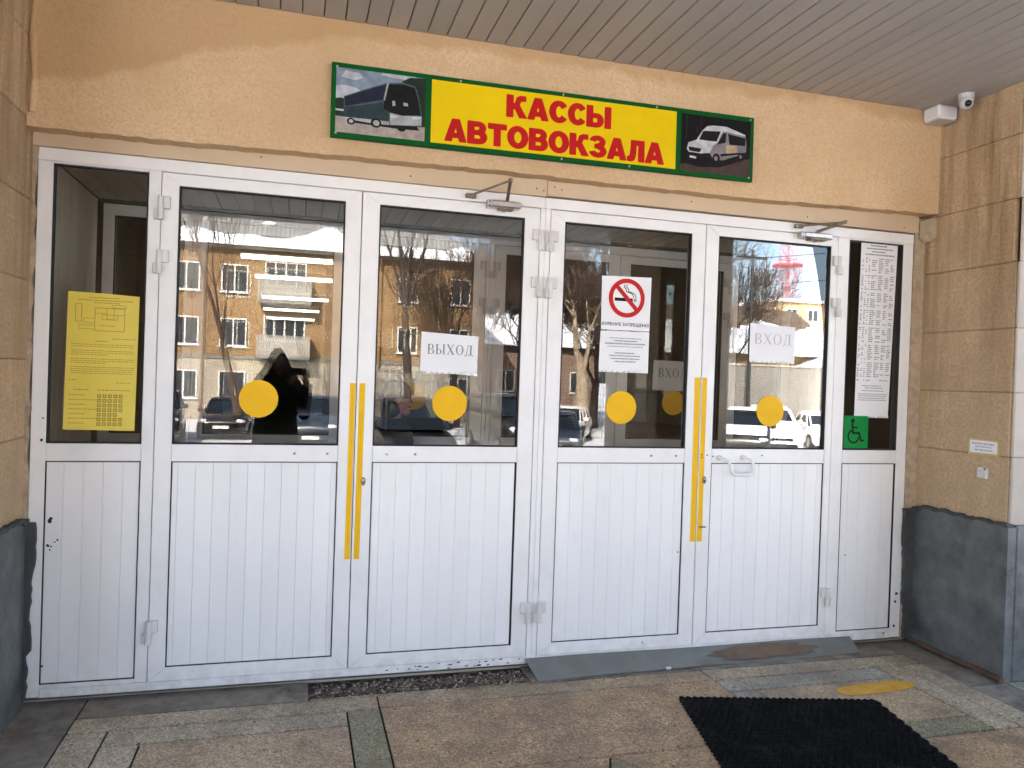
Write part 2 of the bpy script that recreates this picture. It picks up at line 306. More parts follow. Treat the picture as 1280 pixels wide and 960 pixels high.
# ------------------------------------------------------------------ mesh helpers
ORG = {}
class MB:
    def __init__(s): s.v, s.f, s.m = [], [], []
    def add(s, vs, fs, m=0):
        n = len(s.v); s.v += [tuple(p) for p in vs]
        for f in fs: s.f.append(tuple(i+n for i in f)); s.m.append(m)
        return s
    def box(s, x0, x1, y0, y1, z0, z1, c=0.0, m=0):
        if c <= 0:
            vs = [(x, y, z) for x in (x0, x1) for y in (y0, y1) for z in (z0, z1)]
            fs = [(0, 1, 3, 2), (4, 6, 7, 5), (0, 4, 5, 1), (2, 3, 7, 6), (0, 2, 6, 4), (1, 5, 7, 3)]
            return s.add(vs, fs, m)
        c = min(c, abs(x1-x0)*.45, abs(y1-y0)*.45, abs(z1-z0)*.45)
        lo, hi = (x0, y0, z0), (x1, y1, z1); vs = []; ix = {}
        for sx in (0, 1):
            for sy in (0, 1):
                for sz in (0, 1):
                    sg = (sx, sy, sz)
                    for a in range(3):
                        p = []
                        for k in range(3):
                            e = hi[k] if sg[k] else lo[k]
                            if k != a: e += -c if sg[k] else c
                            p.append(e)
                        ix[(sx, sy, sz, a)] = len(vs); vs.append(tuple(p))
        fs = []
        for a in range(3):
            o1, o2 = [k for k in range(3) if k != a]
            for sa in (0, 1):
                q = []
                for (p1, p2) in ((0, 0), (1, 0), (1, 1), (0, 1)):
                    g = [0, 0, 0]; g[a] = sa; g[o1] = p1; g[o2] = p2; q.append(ix[(*g, a)])
                fs.append(tuple(q))
            for p1 in (0, 1):
                for p2 in (0, 1):
                    q = []
                    g = [0, 0, 0]; g[o1] = p1; g[o2] = p2
                    for sa, fa in ((0, o1), (1, o1), (1, o2), (0, o2)):
                        g[a] = sa; q.append(ix[(*g, fa)])
                    fs.append(tuple(q))
        for sx in (0, 1):
            for sy in (0, 1):
                for sz in (0, 1): fs.append(tuple(ix[(sx, sy, sz, a)] for a in range(3)))
        return s.add(vs, fs, m)
    def prism(s, poly, axis, lo, hi, m=0):
        n = len(poly); P = {'y': lambda a, b, t: (a, t, b), 'x': lambda a, b, t: (t, a, b), 'z': lambda a, b, t: (a, b, t)}[axis]
        vs = [P(a, b, lo) for a, b in poly]+[P(a, b, hi) for a, b in poly]
        fs = [tuple(range(n)), tuple(range(2*n-1, n-1, -1))]+[(i, i+n, (i+1) % n+n, (i+1) % n) for i in range(n)]
        return s.add(vs, fs, m)
    def tube(s, pts, rad, n=8, m=0, cap=True):
        pts = [Vector(p) for p in pts]
        if not hasattr(rad, '__len__'): rad = [rad]*len(pts)
        rings = []; up = Vector((0, 0, 1)); prev = None
        for i, p in enumerate(pts):
            d = (pts[min(i+1, len(pts)-1)]-pts[max(i-1, 0)])
            d = d.normalized() if d.length > 1e-9 else up
            if prev is None:
                a = d.cross(up) if abs(d.z) < .95 else d.cross(Vector((1, 0, 0)))
            else: a = prev-d*prev.dot(d)
            a.normalize(); prev = a; b = d.cross(a)
            rings.append([p+(a*math.cos(2*math.pi*k/n)+b*math.sin(2*math.pi*k/n))*rad[i] for k in range(n)])
        vs = [q for r in rings for q in r]
        fs = [(i*n+k, i*n+(k+1) % n, (i+1)*n+(k+1) % n, (i+1)*n+k) for i in range(len(pts)-1) for k in range(n)]
        if cap: fs += [tuple(range(n)), tuple(range((len(pts)-1)*n, len(pts)*n))]
        return s.add(vs, fs, m)
    def loft(s, rings, m=0, cap=True):
        n = len(rings[0]); vs = [q for r in rings for q in r]
        fs = [(i*n+k, i*n+(k+1) % n, (i+1)*n+(k+1) % n, (i+1)*n+k) for i in range(len(rings)-1) for k in range(n)]
        if cap: fs += [tuple(range(n)), tuple(range((len(rings)-1)*n, len(rings)*n))]
        return s.add(vs, fs, m)
    def ball(s, c, r, nu=12, nv=8, m=0):
        if not hasattr(r, '__len__'): r = (r, r, r)
        rings = []
        for j in range(nv+1):
            t = math.pi*(.02+.96*j/nv)
            rings.append([(c[0]+r[0]*math.sin(t)*math.cos(2*math.pi*k/nu), c[1]+r[1]*math.sin(t)*math.sin(2*math.pi*k/nu), c[2]-r[2]*math.cos(t)) for k in range(nu)])
        return s.loft(rings, m)
    def mesh(s, name, mats, smooth=0):
        me = bpy.data.meshes.new(name); me.from_pydata(s.v, [], s.f)
        bm = bmesh.new(); bm.from_mesh(me); bmesh.ops.recalc_face_normals(bm, faces=bm.faces); bm.to_mesh(me); bm.free()
        for mm in (mats if isinstance(mats, (list, tuple)) else [mats]): me.materials.append(M[mm] if isinstance(mm, str) else mm)
        if len(me.materials) > 1: me.polygons.foreach_set('material_index', s.m)
        if smooth:
            me.polygons.foreach_set('use_smooth', [True]*len(me.polygons)); me.set_sharp_from_angle(angle=R(smooth))
        return me
    def build(s, name, mats, parent=None, smooth=0, org=None):
        o0 = ORG.get(parent.name, Vector((0, 0, 0))) if parent else (Vector(org) if org is not None else Vector((0, 0, 0)))
        if o0.length: s.v = [(a-o0.x, b-o0.y, c-o0.z) for a, b, c in s.v]
        o = bpy.data.objects.new(name, s.mesh(name, mats, smooth)); COL.objects.link(o)
        ORG[o.name] = o0
        if parent: o.parent = parent
        elif org is not None: o.location = o0
        return o
def tag(o, label=None, cat=None, group=None, kind=None):
    if label: o['label'] = label
    if cat: o['category'] = cat
    if group: o['group'] = group
    if kind: o['kind'] = kind
    return o
def thing(name, label, cat, loc=(0, 0, 0), group=None, local=False):
    o = bpy.data.objects.new(name, None); COL.objects.link(o); o.location = loc; o.empty_display_size = .1
    ORG[o.name] = Vector((0, 0, 0)) if local else Vector(loc)
    return tag(o, label, cat, group)
def copy_tree(o, parent=None):
    c = o.copy(); COL.objects.link(c); c.parent = parent
    ORG[c.name] = ORG.get(o.name, Vector((0, 0, 0)))
    for ch in list(o.children): copy_tree(ch, c)
    return c

# lettering from the built-in font, as flat print
def glyph(body, bold=0.0):
    cu_ = bpy.data.curves.new('t', 'FONT'); cu_.body = body; cu_.offset = bold; cu_.resolution_u = 3
    o = bpy.data.objects.new('t', cu_); COL.objects.link(o); bpy.context.view_layer.update()
    dg = bpy.context.evaluated_depsgraph_get(); me = o.evaluated_get(dg).to_mesh()
    vs = [(v.co.x, v.co.y) for v in me.vertices]; fs = [tuple(p.vertices) for p in me.polygons]
    o.evaluated_get(dg).to_mesh_clear(); bpy.data.objects.remove(o); bpy.data.curves.remove(cu_)
    return vs, fs
def fit(vs, x0, x1, z0, z1):
    a, b = min(p[0] for p in vs), max(p[0] for p in vs); c, d = min(p[1] for p in vs), max(p[1] for p in vs)
    return [(x0+(p[0]-a)/(b-a)*(x1-x0), z0+(p[1]-c)/(d-c)*(z1-z0)) for p in vs]
def word(mb, body, x0, x1, z0, z1, put, bold=0.0, m=0):
    vs, fs = glyph(body, bold); mb.add([put(a, b) for a, b in fit(vs, x0, x1, z0, z1)], fs, m)
def dashes(mb, x0, x1, z, h, put, wmin=.006, wmax=.02, gap=.004, fill=1.0, m=0):
    x = x0
    while x < x1-.003:
        wd = min(rnd.uniform(wmin, wmax), x1-x)
        if rnd.random() < fill: mb.add([put(x, z), put(x+wd, z), put(x+wd, z+h), put(x, z+h)], [(0, 1, 2, 3)], m)
        x += wd+gap
def rect(mb, x0, x1, z0, z1, put, m=0): mb.add([put(x0, z0), put(x1, z0), put(x1, z1), put(x0, z1)], [(0, 1, 2, 3)], m)
def line(mb, x0, z0, x1, z1, t, put, m=0):
    d = math.hypot(x1-x0, z1-z0); nx, nz = -(z1-z0)/d*t/2, (x1-x0)/d*t/2
    mb.add([put(x0+nx, z0+nz), put(x1+nx, z1+nz), put(x1-nx, z1-nz), put(x0-nx, z0-nz)], [(0, 1, 2, 3)], m)
def outline(mb, x0, x1, z0, z1, t, put, m=0):
    line(mb, x0, z0, x1, z0, t, put, m); line(mb, x1, z0, x1, z1, t, put, m); line(mb, x1, z1, x0, z1, t, put, m); line(mb, x0, z1, x0, z0, t, put, m)
def face_y(y): return lambda a, b: (a, y, b)

# ------------------------------------------------------------------ setting: lot, porch floor, hall shell
XL, XR = -1.17, 3.72                     # faces of the two stone reveals
LOT = -0.95                              # the car park lies six steps below the porch
mb = MB(); n = 60
xs = [-400+800*i/n for i in range(n+1)]
mb.add([(x, y, LOT) for x in (-700, 700) for y in (-900, 500)], [(0, 1, 3, 2)])
tag(mb.build('ground', 'lot'), 'snowy wet asphalt car park in front of the station', None, kind='structure')
mb = MB()
for k in range(5): mb.box(-9, 12, -5.302-.32*(k+1), -5.302-.32*k+(.02 if k else 0), LOT+.002, -.158*(k+1), .006)
tag(mb.build('porch_steps', 'screed'), kind='structure')

floor = MB(); floor.box(-9, 12, -5.3, -.66, LOT+.002, -.012); floor.box(XL, XR, -.66, .05, LOT+.002, -.012)
floor = tag(floor.build('porch_floor', 'joint'), kind='structure')
def slab(poly, mat, top=0.0):
    mb = MB(); g = .0048
    cx = sum(p[0] for p in poly)/len(poly); cy = sum(p[1] for p in poly)/len(poly)
    q = []
    for i, p in enumerate(poly):
        a, b = Vector(poly[i-1]), Vector(poly[(i+1) % len(poly)]); p = Vector(p)
        d1, d2 = (p-a).normalized(), (b-p).normalized()
        n1, n2 = Vector((-d1.y, d1.x)), Vector((-d2.y, d2.x)); k = (n1+n2)/(1+n1.dot(n2))
        q.append(p+k*g)
    zt = top+rnd.uniform(-.001, .001)
    mb.prism([tuple(p) for p in q], 'z', -.011, zt)
    return mb.build('slab', mat, floor)
def rslab(x0, x1, y0, y1, mat, top=0.0): return slab([(x0, y0+.005), (x1, y0+.005), (x1, y1-.005), (x0, y1-.005)], mat, top)
# rough strips along walls and threshold
rslab(XL, -.888, -.66, .05, 'screed', -.003); rslab(3.48, XR, -.66, .05, 'screed', -.003)
rslab(-.888, .10, -.19, .05, 'screed', -.003); rslab(1.20, 3.48, -.19, .05, 'screed', -.002)
rslab(.10, 1.20, -.19, -.165, 'terr_pale', -.002)
# border band round the porch
rslab(-.888, .415, -.335, -.19, 'terr_pale'); rslab(.415, 2.155, -.335, -.19, 'terr_mid'); rslab(2.155, 3.48, -.335, -.19, 'terr_pale')
rslab(-.888, -.727, -1.9, -.335, 'terr_pale'); rslab(3.32, 3.48, -1.9, -.335, 'terr_pale')
def module(x0, x1, y0, y1, t, frame_m, side_m, inner_m):
    rslab(x0, x1-t, y1-t, y1, frame_m)            # back strip
    rslab(x1-t, x1, y0, y1, side_m); rslab(x0, x0+t, y0, y1-t, frame_m)
    rslab(x0+t, x1-t, y0, y0+t, 'terr_green'); rslab(x0+t, x1-t, y0+t, y1-t, inner_m)
module(-.727, .415, -1.11, -.335, .150, 'terr_pale', 'terr_green', 'terr_mid')
module(2.155, 3.32, -1.11, -.335, .150, 'terr_grey', 'terr_pale', 'terr_mid')
slab([(.415, -.979), (2.155, -.979), (2.155, -.335), (.415, -.335)], 'terr_tan')
slab([(.415, -1.9), (.905, -1.9), (1.296, -.979), (.415, -.979)], 'terr_tan')
slab([(1.296, -.979), (.905, -1.9), (1.92, -1.9)], 'terr_green')
slab([(1.296, -.979), (1.92, -1.9), (2.155, -1.9), (2.155, -.979)], 'terr_tan')
rslab(-.727, .415, -1.9, -1.11, 'terr_tan'); rslab(2.155, 3.32, -1.9, -1.11, 'terr_tan')
rslab(-9, XL, -1.9, -.66, 'terr_grey'); rslab(XR, 12, -1.9, -.66, 'terr_grey'); rslab(XL, -.888, -1.9, -.66, 'screed', -.003); rslab(3.48, XR, -1.9, -.66, 'screed', -.003)
for i in range(9): rslab(-9+i*21/9, -9+(i+1)*21/9, -5.3, -1.9, ('terr_tan', 'terr_pale', 'terr_grey')[i % 3])
# vestibule and hall
mb = MB(); mb.box(-12, 14, 1.32, 24, -.2, 0); tag(mb.build('hall_floor', 'hall_floor'), kind='structure')
mb = MB(); mb.box(XL, XR, .052, 1.3, -.2, -.001); tag(mb.build('vestibule_floor', 'vest_floor'), kind='structure')
mb = MB(); mb.box(-12, 14, 1.33, 24, 3.0, 3.2); tag(mb.build('hall_ceiling', 'hall_ceil'), kind='structure')
mb = MB(); mb.box(-12, 14, 24, 24.2, -.2, 3.2); tag(mb.build('hall_wall_back', 'hall_wall'), kind='structure')
mb = MB(); mb.box(-12.2, -12, 1.33, 24, -.2, 3.2); tag(mb.build('hall_wall_left', 'hall_wall'), kind='structure')
mb = MB(); mb.box(14, 14.2, 1.33, 24, -.2, 3.2); tag(mb.build('hall_wall_right', 'hall_wall'), kind='structure')
mb = MB(); mb.box(-12, -1.24, 1.12, 1.32, -.2, 3.2); mb.box(3.8, 14, 1.12, 1.32, -.2, 3.2); mb.box(-1.24, 3.8, 1.22, 1.32, 2.53, 3.2)
tag(mb.build('hall_wall_front', 'hall_wall'), kind='structure')
# vestibule lining, board by board
vw = MB(); vw.box(-1.28, -1.19, .09, 1.2, 0, 2.56); vw = tag(vw.build('vestibule_wall_left', 'groove'), kind='structure')
for i in range(11):
    mb = MB(); mb.box(-1.19, -1.178, .092+i*.1, .092+i*.1+.096, .002, 2.54, .003); mb.build('board', 'pvc_wall', vw)
vw = MB(); vw.box(3.75, 3.84, .09, 1.2, 0, 2.56); vw = tag(vw.build('vestibule_wall_right', 'groove'), kind='structure')
for i in range(11):
    mb = MB(); mb.box(3.728, 3.75, .092+i*.1, .092+i*.1+.096, .002, 2.54, .003); mb.build('board', 'pvc_wall', vw)
vc = MB(); vc.box(-1.28, 3.84, .06, 1.215, 2.56, 2.62); vc = tag(vc.build('vestibule_ceiling', 'ceil_dark'), kind='structure')
for i in range(49):
    mb = MB(); mb.box(-1.18+i*.1, -1.18+i*.1+.095, .07, 1.2, 2.545, 2.56, .003); mb.build('board', 'vest_ceil', vc)

# ------------------------------------------------------------------ station building: lintel wall, front walls, roof
st = thing('station_building', 'peach stucco bus station front above the white doors', 'building', (1.2, 0, 0))
mb = MB(); poly = []
nx = 120
for i in range(nx+1):
    x = XL+(XR-XL)*i/nx
    poly.append((x, 2.583+.009*(x-XL)+rnd.uniform(-.004, .004)+.006*math.sin(x*2.1)))
poly += [(XR, 3.6), (XL, 3.6)]
mb.prism(poly, 'y', -.10, .085); mb.build('stucco_wall', 'plaster', st)
mb = MB(); mb.box(XL, 1.2485, -.012, .05, 2.522, 2.66, .002); mb.build('trim_strip', 'trim', st)
mb = MB(); mb.box(1.2505, 3.66, -.014, .05, 2.528, 2.66, .002); mb.build('trim_strip', 'trim', st)
for x in (-.93, -.2, .52, 1.19, 1.23, 1.29, 1.33, 2.1, 2.86, 3.55):
    mb = MB(); mb.ball((x, -.014, 2.565+rnd.uniform(-.02, .02)), (.004, .003, .004), 8, 4); mb.build('screw', 'groove', st)
# mortar between frame and reveal, ragged
for side in (0, 1):
    mb = MB(); a = []; b = []
    for i in range(60):
        z = .02+2.60*i/59
        if side: a.append((3.636+rnd.uniform(0, .014), z)); b.append((XR+.03, z))
        else: a.append((-1.145-rnd.uniform(0, .016), z)); b.append((XL-.03, z))
    mb.prism(a+b[::-1], 'y', -.006, .05); mb.build('mortar_joint', 'filler', st)
mb = MB(); mb.tube([(XL+.022+.004*math.sin(i*.9), -.10, 2.64+.62*i/9) for i in range(10)], [.015+.003*math.sin(i*1.7) for i in range(10)], 10); mb.build('plaster_seam', 'plaster', st, 60)
mb = MB(); mb.prism([(3.662, 2.50), (3.69, 2.47), (3.722, 2.50), (3.722, 2.60), (3.70, 2.615), (3.662, 2.60)], 'y', -.095, -.02); mb.build('mortar_lump', 'filler', st)
mb = MB(); mb.box(-12.2, XL-.26, -.62, -.40, LOT, 7.4); mb.build('front_wall', 'plaster_pale', st)
mb = MB(); mb.box(XR+.26, 14.2, -.62, -.40, LOT, 7.4); mb.build('front_wall', 'plaster_pale', st)
mb = MB(); mb.box(XL-.26, XR+.26, -.62, -.40, 3.62, 7.4); mb.build('upper_wall', 'plaster_pale', st)
for x in (-12.2, 14.02):
    mb = MB(); mb.box(x, x+.18, -.4, 24.4, LOT, 7.4); mb.build('side_wall', 'plaster_pale', st)
mb = MB(); mb.box(-12.2, 14.2, 24.2, 24.4, LOT, 7.4); mb.build('rear_wall', 'plaster_pale', st)
mb = MB(); mb.box(-12.6, 14.6, -.9, 24.8, 7.4, 7.7); mb.build('roof', 'asbestos', st)

# stone reveals
courses = [.845, 1.213, 1.563, 1.915, 2.275, 2.62, 2.97, 3.32]
def pier(name, label, side):
    x0 = XR if side > 0 else XL; s = side
    t = thing(name, label, 'wall', (x0, -.3, 0))
    mb = MB(); xa, xb = sorted((x0+s*.034, x0+s*.30)); mb.box(xa, xb, -.606, .08, LOT, 3.6); mb.build('core', 'rust_mortar', t)
    zz = [-.0]+courses
    for i in range(len(courses)):
        z0, z1 = (courses[i], courses[i+1]) if i+1 < len(courses) else (courses[i], 3.6)
        dep = rnd.uniform(-.002, .003)
        xa, xb = sorted((x0+s*dep, x0+s*.033))
        mb = MB(); mb.box(xa, xb, -.638 if not (s > 0 and i == 4) else -.622, .078, z0+.0006, z1-.0006, .006); mb.build('stone_block', 'stone', t)
        xq = x0+s*(.003 if i != 4 else .014)
        w1 = .62
        for k in range(3):
            xa, xb = sorted((xq+s*(k*w1+.002), xq+s*((k+1)*w1-.002)))
            mb = MB(); mb.box(xa, xb, -.658+rnd.uniform(-.002, .002), -.625 if k or s < 0 else -.6395, z0+.0006, z1-.0006, .006); mb.build('stone_block', 'stone_pale_lit', t)
    # painted dado with a crumbling top and an uneven lip over the door frame
    xa, xb = sorted((x0-s*.022, x0+s*.033)); mb = MB()
    top = [(-.672+i*(.672-.005)/24, .842+rnd.uniform(-.006, .006)-(.02 if i > 21 else 0)) for i in range(25)]
    mb.prism([(-.672, .0)]+top+[(-.005, .0)], 'x', xa, xb); mb.build('dado', 'dado', t)
    xa, xb = sorted((x0-s*.030, x0+s*.02)); mb = MB()
    mb.prism([(p[0], p[1]-.001) for p in top]+[(p[0], p[1]+.018+rnd.uniform(-.006, .004)) for p in top[::-1]], 'x', xa, xb); mb.build('dado_edge', 'dado_edge', t)
    xa, xb = sorted((x0+s*.034, x0+s*1.9)); mb = MB(); mb.box(xa, xb, -.676, -.62, 0, .85, .008); mb.build('dado', 'dado', t)
    lip = []
    for i in range(30):
        z = .03+.80*i/29; base = .080 if s > 0 else .042
        lip.append((x0-s*(base+.008*math.sin(z*9+1)+rnd.uniform(-.006, .006)+(.012 if z > .25 else -.01)), z))
    mb = MB(); mb.prism(lip+[(x0+s*.01, .83), (x0+s*.01, .03)], 'y', -.03, -.0075); mb.build('dado_lip', 'dado_edge', t)
    return t
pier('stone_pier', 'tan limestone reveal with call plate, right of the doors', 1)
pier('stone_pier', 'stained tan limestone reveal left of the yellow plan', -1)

# rusty pipe along the foot of the right reveal
mb = MB(); mb.tube([(3.685+.004*math.sin(i*1.3), -.02-.66*i/8, .022+.003*math.sin(i*2.2)) for i in range(9)], [.013, .013, .017, .013, .013, .013, .014, .013, .018], 10)
tag(mb.build('rusty_pipe', 'rust', None, 50, org=(3.685, -.35, 0)), 'thin rusty pipe along the floor under the right dado', 'pipe')

# canopy with ceiling boards
cn = thing('porch_canopy', 'grey slatted canopy ceiling over the porch', 'canopy', (2, -2.5, 3.24))
CZ = 3.245
i = 0; x = -.623-.0991*16
while x < 4.5:
    mb = MB(); mb.box(x+.003, x+.0991-.0025, -4.97, -.104, CZ, CZ+.014, .003); mb.build('board', 'ceil_board', cn); x += .0991
mb = MB(); mb.box(-2.2, 4.6, -4.98, -.102, CZ+.0145, CZ+.30); mb.build('canopy_slab', 'ceil_dark', cn)
mb = MB(); mb.box(-2.26, 4.66, -5.06, -4.985, CZ-.03, CZ+.34, .01); mb.build('fascia', 'plaster_white', cn)
for x in (-2.26, 4.601):
    mb = MB(); mb.box(x, x+.06, -4.98, -.70, CZ-.03, CZ+.34, .01); mb.build('side_fascia', 'plaster_white', cn)
for x, lab in ((-2.2, 'limestone canopy pillar behind the photographer, on the yellow plan side'), (3.72, 'limestone canopy pillar whose mirror image darkens the no smoking leaf')):
    t = thing('stone_pillar', lab, 'pillar', (x+.43, -4.3, 0), 'canopy pillars')
    for k in range(9):
        mb = MB(); mb.box(x+rnd.uniform(0, .003), x+.86, -4.98, -3.55, .002+k*.3602, .3595+k*.3602, .008); mb.build('stone_block', 'stone', t)


# ------------------------------------------------------------------ doors
GX = dict(L=(-1.087, -.692), a=(-.56, .206), b=(.375, 1.135), c=(1.362, 2.122), d=(2.293, 3.046), R=(3.176, 3.567))
LX = dict(a=(-.635, .284), b=(.289, 1.218), c=(1.281, 2.207), d=(2.212, 3.091))
FR, BK = 0.0, .055                        # front and back of a leaf, relative to its plane
def frame_ring(t, y, gx, z0, z1, g=.007):
    """black gasket round an opening"""
    mb = MB(); x0, x1 = gx
    for a in ((x0, x1, z0, z0+g), (x0, x1, z1-g, z1), (x0, x0+g, z0+g, z1-g), (x1-g, x1, z0+g, z1-g)): mb.box(a[0], a[1], y+.004, y+.03, a[2], a[3])
    return mb
def pane(t, y, gx, z0, z1, mat):
    mb = MB(); mb.box(gx[0]+.002, gx[1]-.002, y+.018, y+.024, z0+.002, z1-.002); p = mb.build('glass_pane', mat, t)
    frame_ring(t, y, gx, z0, z1).build('gasket', 'gasket', p)
    return p
def boards(t, y, gx, z0, z1, pitch=.0785):
    bk = MB(); bk.box(gx[0]+.001, gx[1]-.001, y+.016, y+.045, z0+.001, z1-.001); p = bk.build('lower_panel', 'groove', t)
    frame_ring(t, y, gx, z0, z1, .0045).build('gasket', 'gasket', p)
    x = gx[0]+.0048; off = rnd.uniform(.2, 1)*pitch; first = True
    while x < gx[1]-.006:
        w = off if first else pitch; first = False
        x1 = min(x+w, gx[1]-.0048)
        if x1-x > .006:
            mb = MB(); mb.box(x+.0004, x1-.0004, y+.0075+rnd.uniform(0, .0006), y+.016, z0+.0046, z1-.0046, .0009); mb.build('board', 'board_white', p)
        x += w
def hinge(t, y, x, z, s):
    """plate on the leaf above, barrel below, as on the photo; s is the side of the leaf"""
    mb = MB(); mb.box(x-.002 if s > 0 else x-.040, x+.040 if s > 0 else x+.002, y-.020, y-.0005, z, z+.058, .003)
    h = mb.build('hinge', 'hinge', t)
    mb = MB(); mb.tube([(x, y-.020, z-.052), (x, y-.020, z+.056)], .0135, 12); mb.build('barrel', 'hinge', h, 40)
    mb = MB(); mb.box(x-.030 if s > 0 else x-.0, x-.0 if s > 0 else x+.030, y-.016, y-.0005, z-.052, z-.004, .003); mb.build('frame_plate', 'hinge', h)
def screw(t, x, y, z, r=.0075):
    mb = MB(); mb.tube([(x, y, z), (x, y-.004, z)], [r, r*.8], 12); mb.tube([(x, y-.004, z), (x, y-.0055, z)], [r*.45, r*.4], 6, 1)
    return mb.build('bolt', ['steel', 'groove'], t, 40)
def mitred(t, x0, x1, zs, gx, y, mat):
    """two stiles and top and bottom rails with 45 degree joints, and a middle rail"""
    z0, zg0, zm0, zm1, zg1, z1 = zs; g = .0006; gl, gr = gx
    def pc(name, poly, yo=0.0):
        mb = MB(); mb.prism(poly, 'y', y+yo, y+BK); o = mb.build(name, mat, t)
        bm = bmesh.new(); bm.from_mesh(o.data)
        bmesh.ops.bevel(bm, geom=[e for e in bm.edges if all(abs(v.co.y+ORG[t.name].y-(y+yo)) < 1e-4 for v in e.verts)], offset=.0022, segments=2, affect='EDGES'); bm.to_mesh(o.data); bm.free()
    pc('stile', [(x0, z0), (gl-g, zg0-g), (gl-g, zg1+g), (x0, z1)]); pc('stile', [(x1, z0), (x1, z1), (gr+g, zg1+g), (gr+g, zg0-g)])
    pc('rail', [(x0+g*2, z0), (x1-g*2, z0), (gr-g, zg0), (gl+g, zg0)]); pc('rail', [(gl+g, zg1), (gr-g, zg1), (x1-g*2, z1), (x0+g*2, z1)])
    pc('rail', [(gl+g, zm0), (gr-g, zm0), (gr-g, zm1), (gl+g, zm1)], .0012)
def leaf(k, y, label, group, glass, zb, hinge_side, inner=False, dot=None):
    x0, x1 = LX[k]
    t = thing('door_leaf', label, 'door', ((x0+x1)/2, y, .06), group)
    mitred(t, x0, x1, (.068, .131, zb-.081, zb, 2.402, 2.458), GX[k], y, 'white')
    pane(t, y, GX[k], zb, 2.402, glass); boards(t, y, GX[k], .131, zb-.081)
    hx = x0 if hinge_side < 0 else x1
    for z in (2.286, 2.036, .302): hinge(t, y, hx, z, -hinge_side)
    if dot is not None:
        mb = MB(); pts = [(dot+.091*math.cos(a*math.pi/24)*(1+.006*math.sin(a*1.7)), 1.409+.091*math.sin(a*math.pi/24)*(1+.006*math.sin(a*2.3))) for a in range(48)]
        mb.prism(pts, 'y', y+.0172, y+.0178); mb.build('yellow_dot', 'yellow', t)
    return t
def fixed_frame(y, label, glass, zb, inner=False):
    t = thing('door_frame', label, 'door frame', (1.245, y, 0))
    b = .0025; f = y+.003
    def bx(name, x0, x1, z0, z1, yo=0.0):
        mb = MB(); mb.box(x0, x1, f+yo, y+.07, z0, z1, b); return mb.build(name, 'white', t)
    bx('jamb', -1.15, -1.087, .03, 2.462); bx('jamb', 3.567, 3.641, .03, 2.462)
    bx('head', -1.15, 1.2475, 2.4625, 2.52, -.002); bx('head', 1.2485, 3.641, 2.4625, 2.52, -.002)
    bx('mullion', -.692, -.6385, .068, 2.462); bx('mullion', 3.0945, 3.176, .068, 2.462)
    bx('mullion', 1.2215, 1.2475, .03, 2.462, -.004); bx('mullion', 1.2485, 1.2775, .03, 2.462, -.004)
    bx('sill', -1.086, 1.221, .026, .066, -.002); bx('sill', 1.278, 3.566, .026, .066, -.002)
    for k in 'LR':
        g = GX[k]
        bx('rail', g[0]+.0005, g[1]-.0005, .0665, .087); bx('rail', g[0]+.0005, g[1]-.0005, zb-.081, zb); bx('rail', g[0]+.0005, g[1]-.0005, 2.452, 2.462)
        pane(t, y, g, zb, 2.452, glass); boards(t, y, g, .087, zb-.081, .082)
    return t
fo = fixed_frame(0.0, 'white outer door frame with two narrow side lights under the stucco', 'glass', 1.186)
L1 = leaf('a', 0.0, 'white door leaf beside yellow plan, photographer reflected in its glass', 'outer door leaves', 'glass', 1.186, -1, dot=-.178)
L2 = leaf('b', 0.0, 'white door leaf with the exit paper and a door closer above', 'outer door leaves', 'glass', 1.186, 1, dot=.766)
L3 = leaf('c', 0.0, 'white door leaf with the no smoking notice on its glass', 'outer door leaves', 'glass', 1.186, -1, dot=1.73)
L4 = leaf('d', 0.0, 'white door leaf with bent handle and entrance paper, beside the timetable', 'outer door leaves', 'glass', 1.186, 1, dot=2.677)
YI = 1.2
fi = fixed_frame(YI, 'white inner door frame at the back of the vestibule', 'glass_in', 1.14)
leaf('a', YI, 'inner white door leaf seen through the leftmost outer leaf', 'inner door leaves', 'glass_in', 1.14, -1)
leaf('b', YI, 'inner white door leaf seen behind the exit paper', 'inner door leaves', 'glass_in', 1.14, 1, dot=.752)
leaf('c', YI, 'inner white door leaf seen left of the no smoking notice', 'inner door leaves', 'glass_in', 1.14, -1)
leaf('d', YI, 'inner white door leaf carrying a grey entrance paper', 'inner door leaves', 'glass_in', 1.14, 1, dot=2.675)
# yellow contrast strips on the meeting stiles
def strip(t, xa, xb, z0, z1, skew):
    mb = MB(); mb.prism([(xa+skew, z0), (xb+skew, z0), (xb, z1), (xa, z1)], 'y', -.0009, -.0003); mb.build('yellow_strip', 'yellow', t)
strip(L1, .255, .2815, .617, 1.50, -.002); strip(L2, .301, .330, .617, 1.50, -.003)
strip(L3, 2.168, 2.203, .657, 1.59, .004); strip(L4, 2.216, 2.246, .657, 1.59, .001)
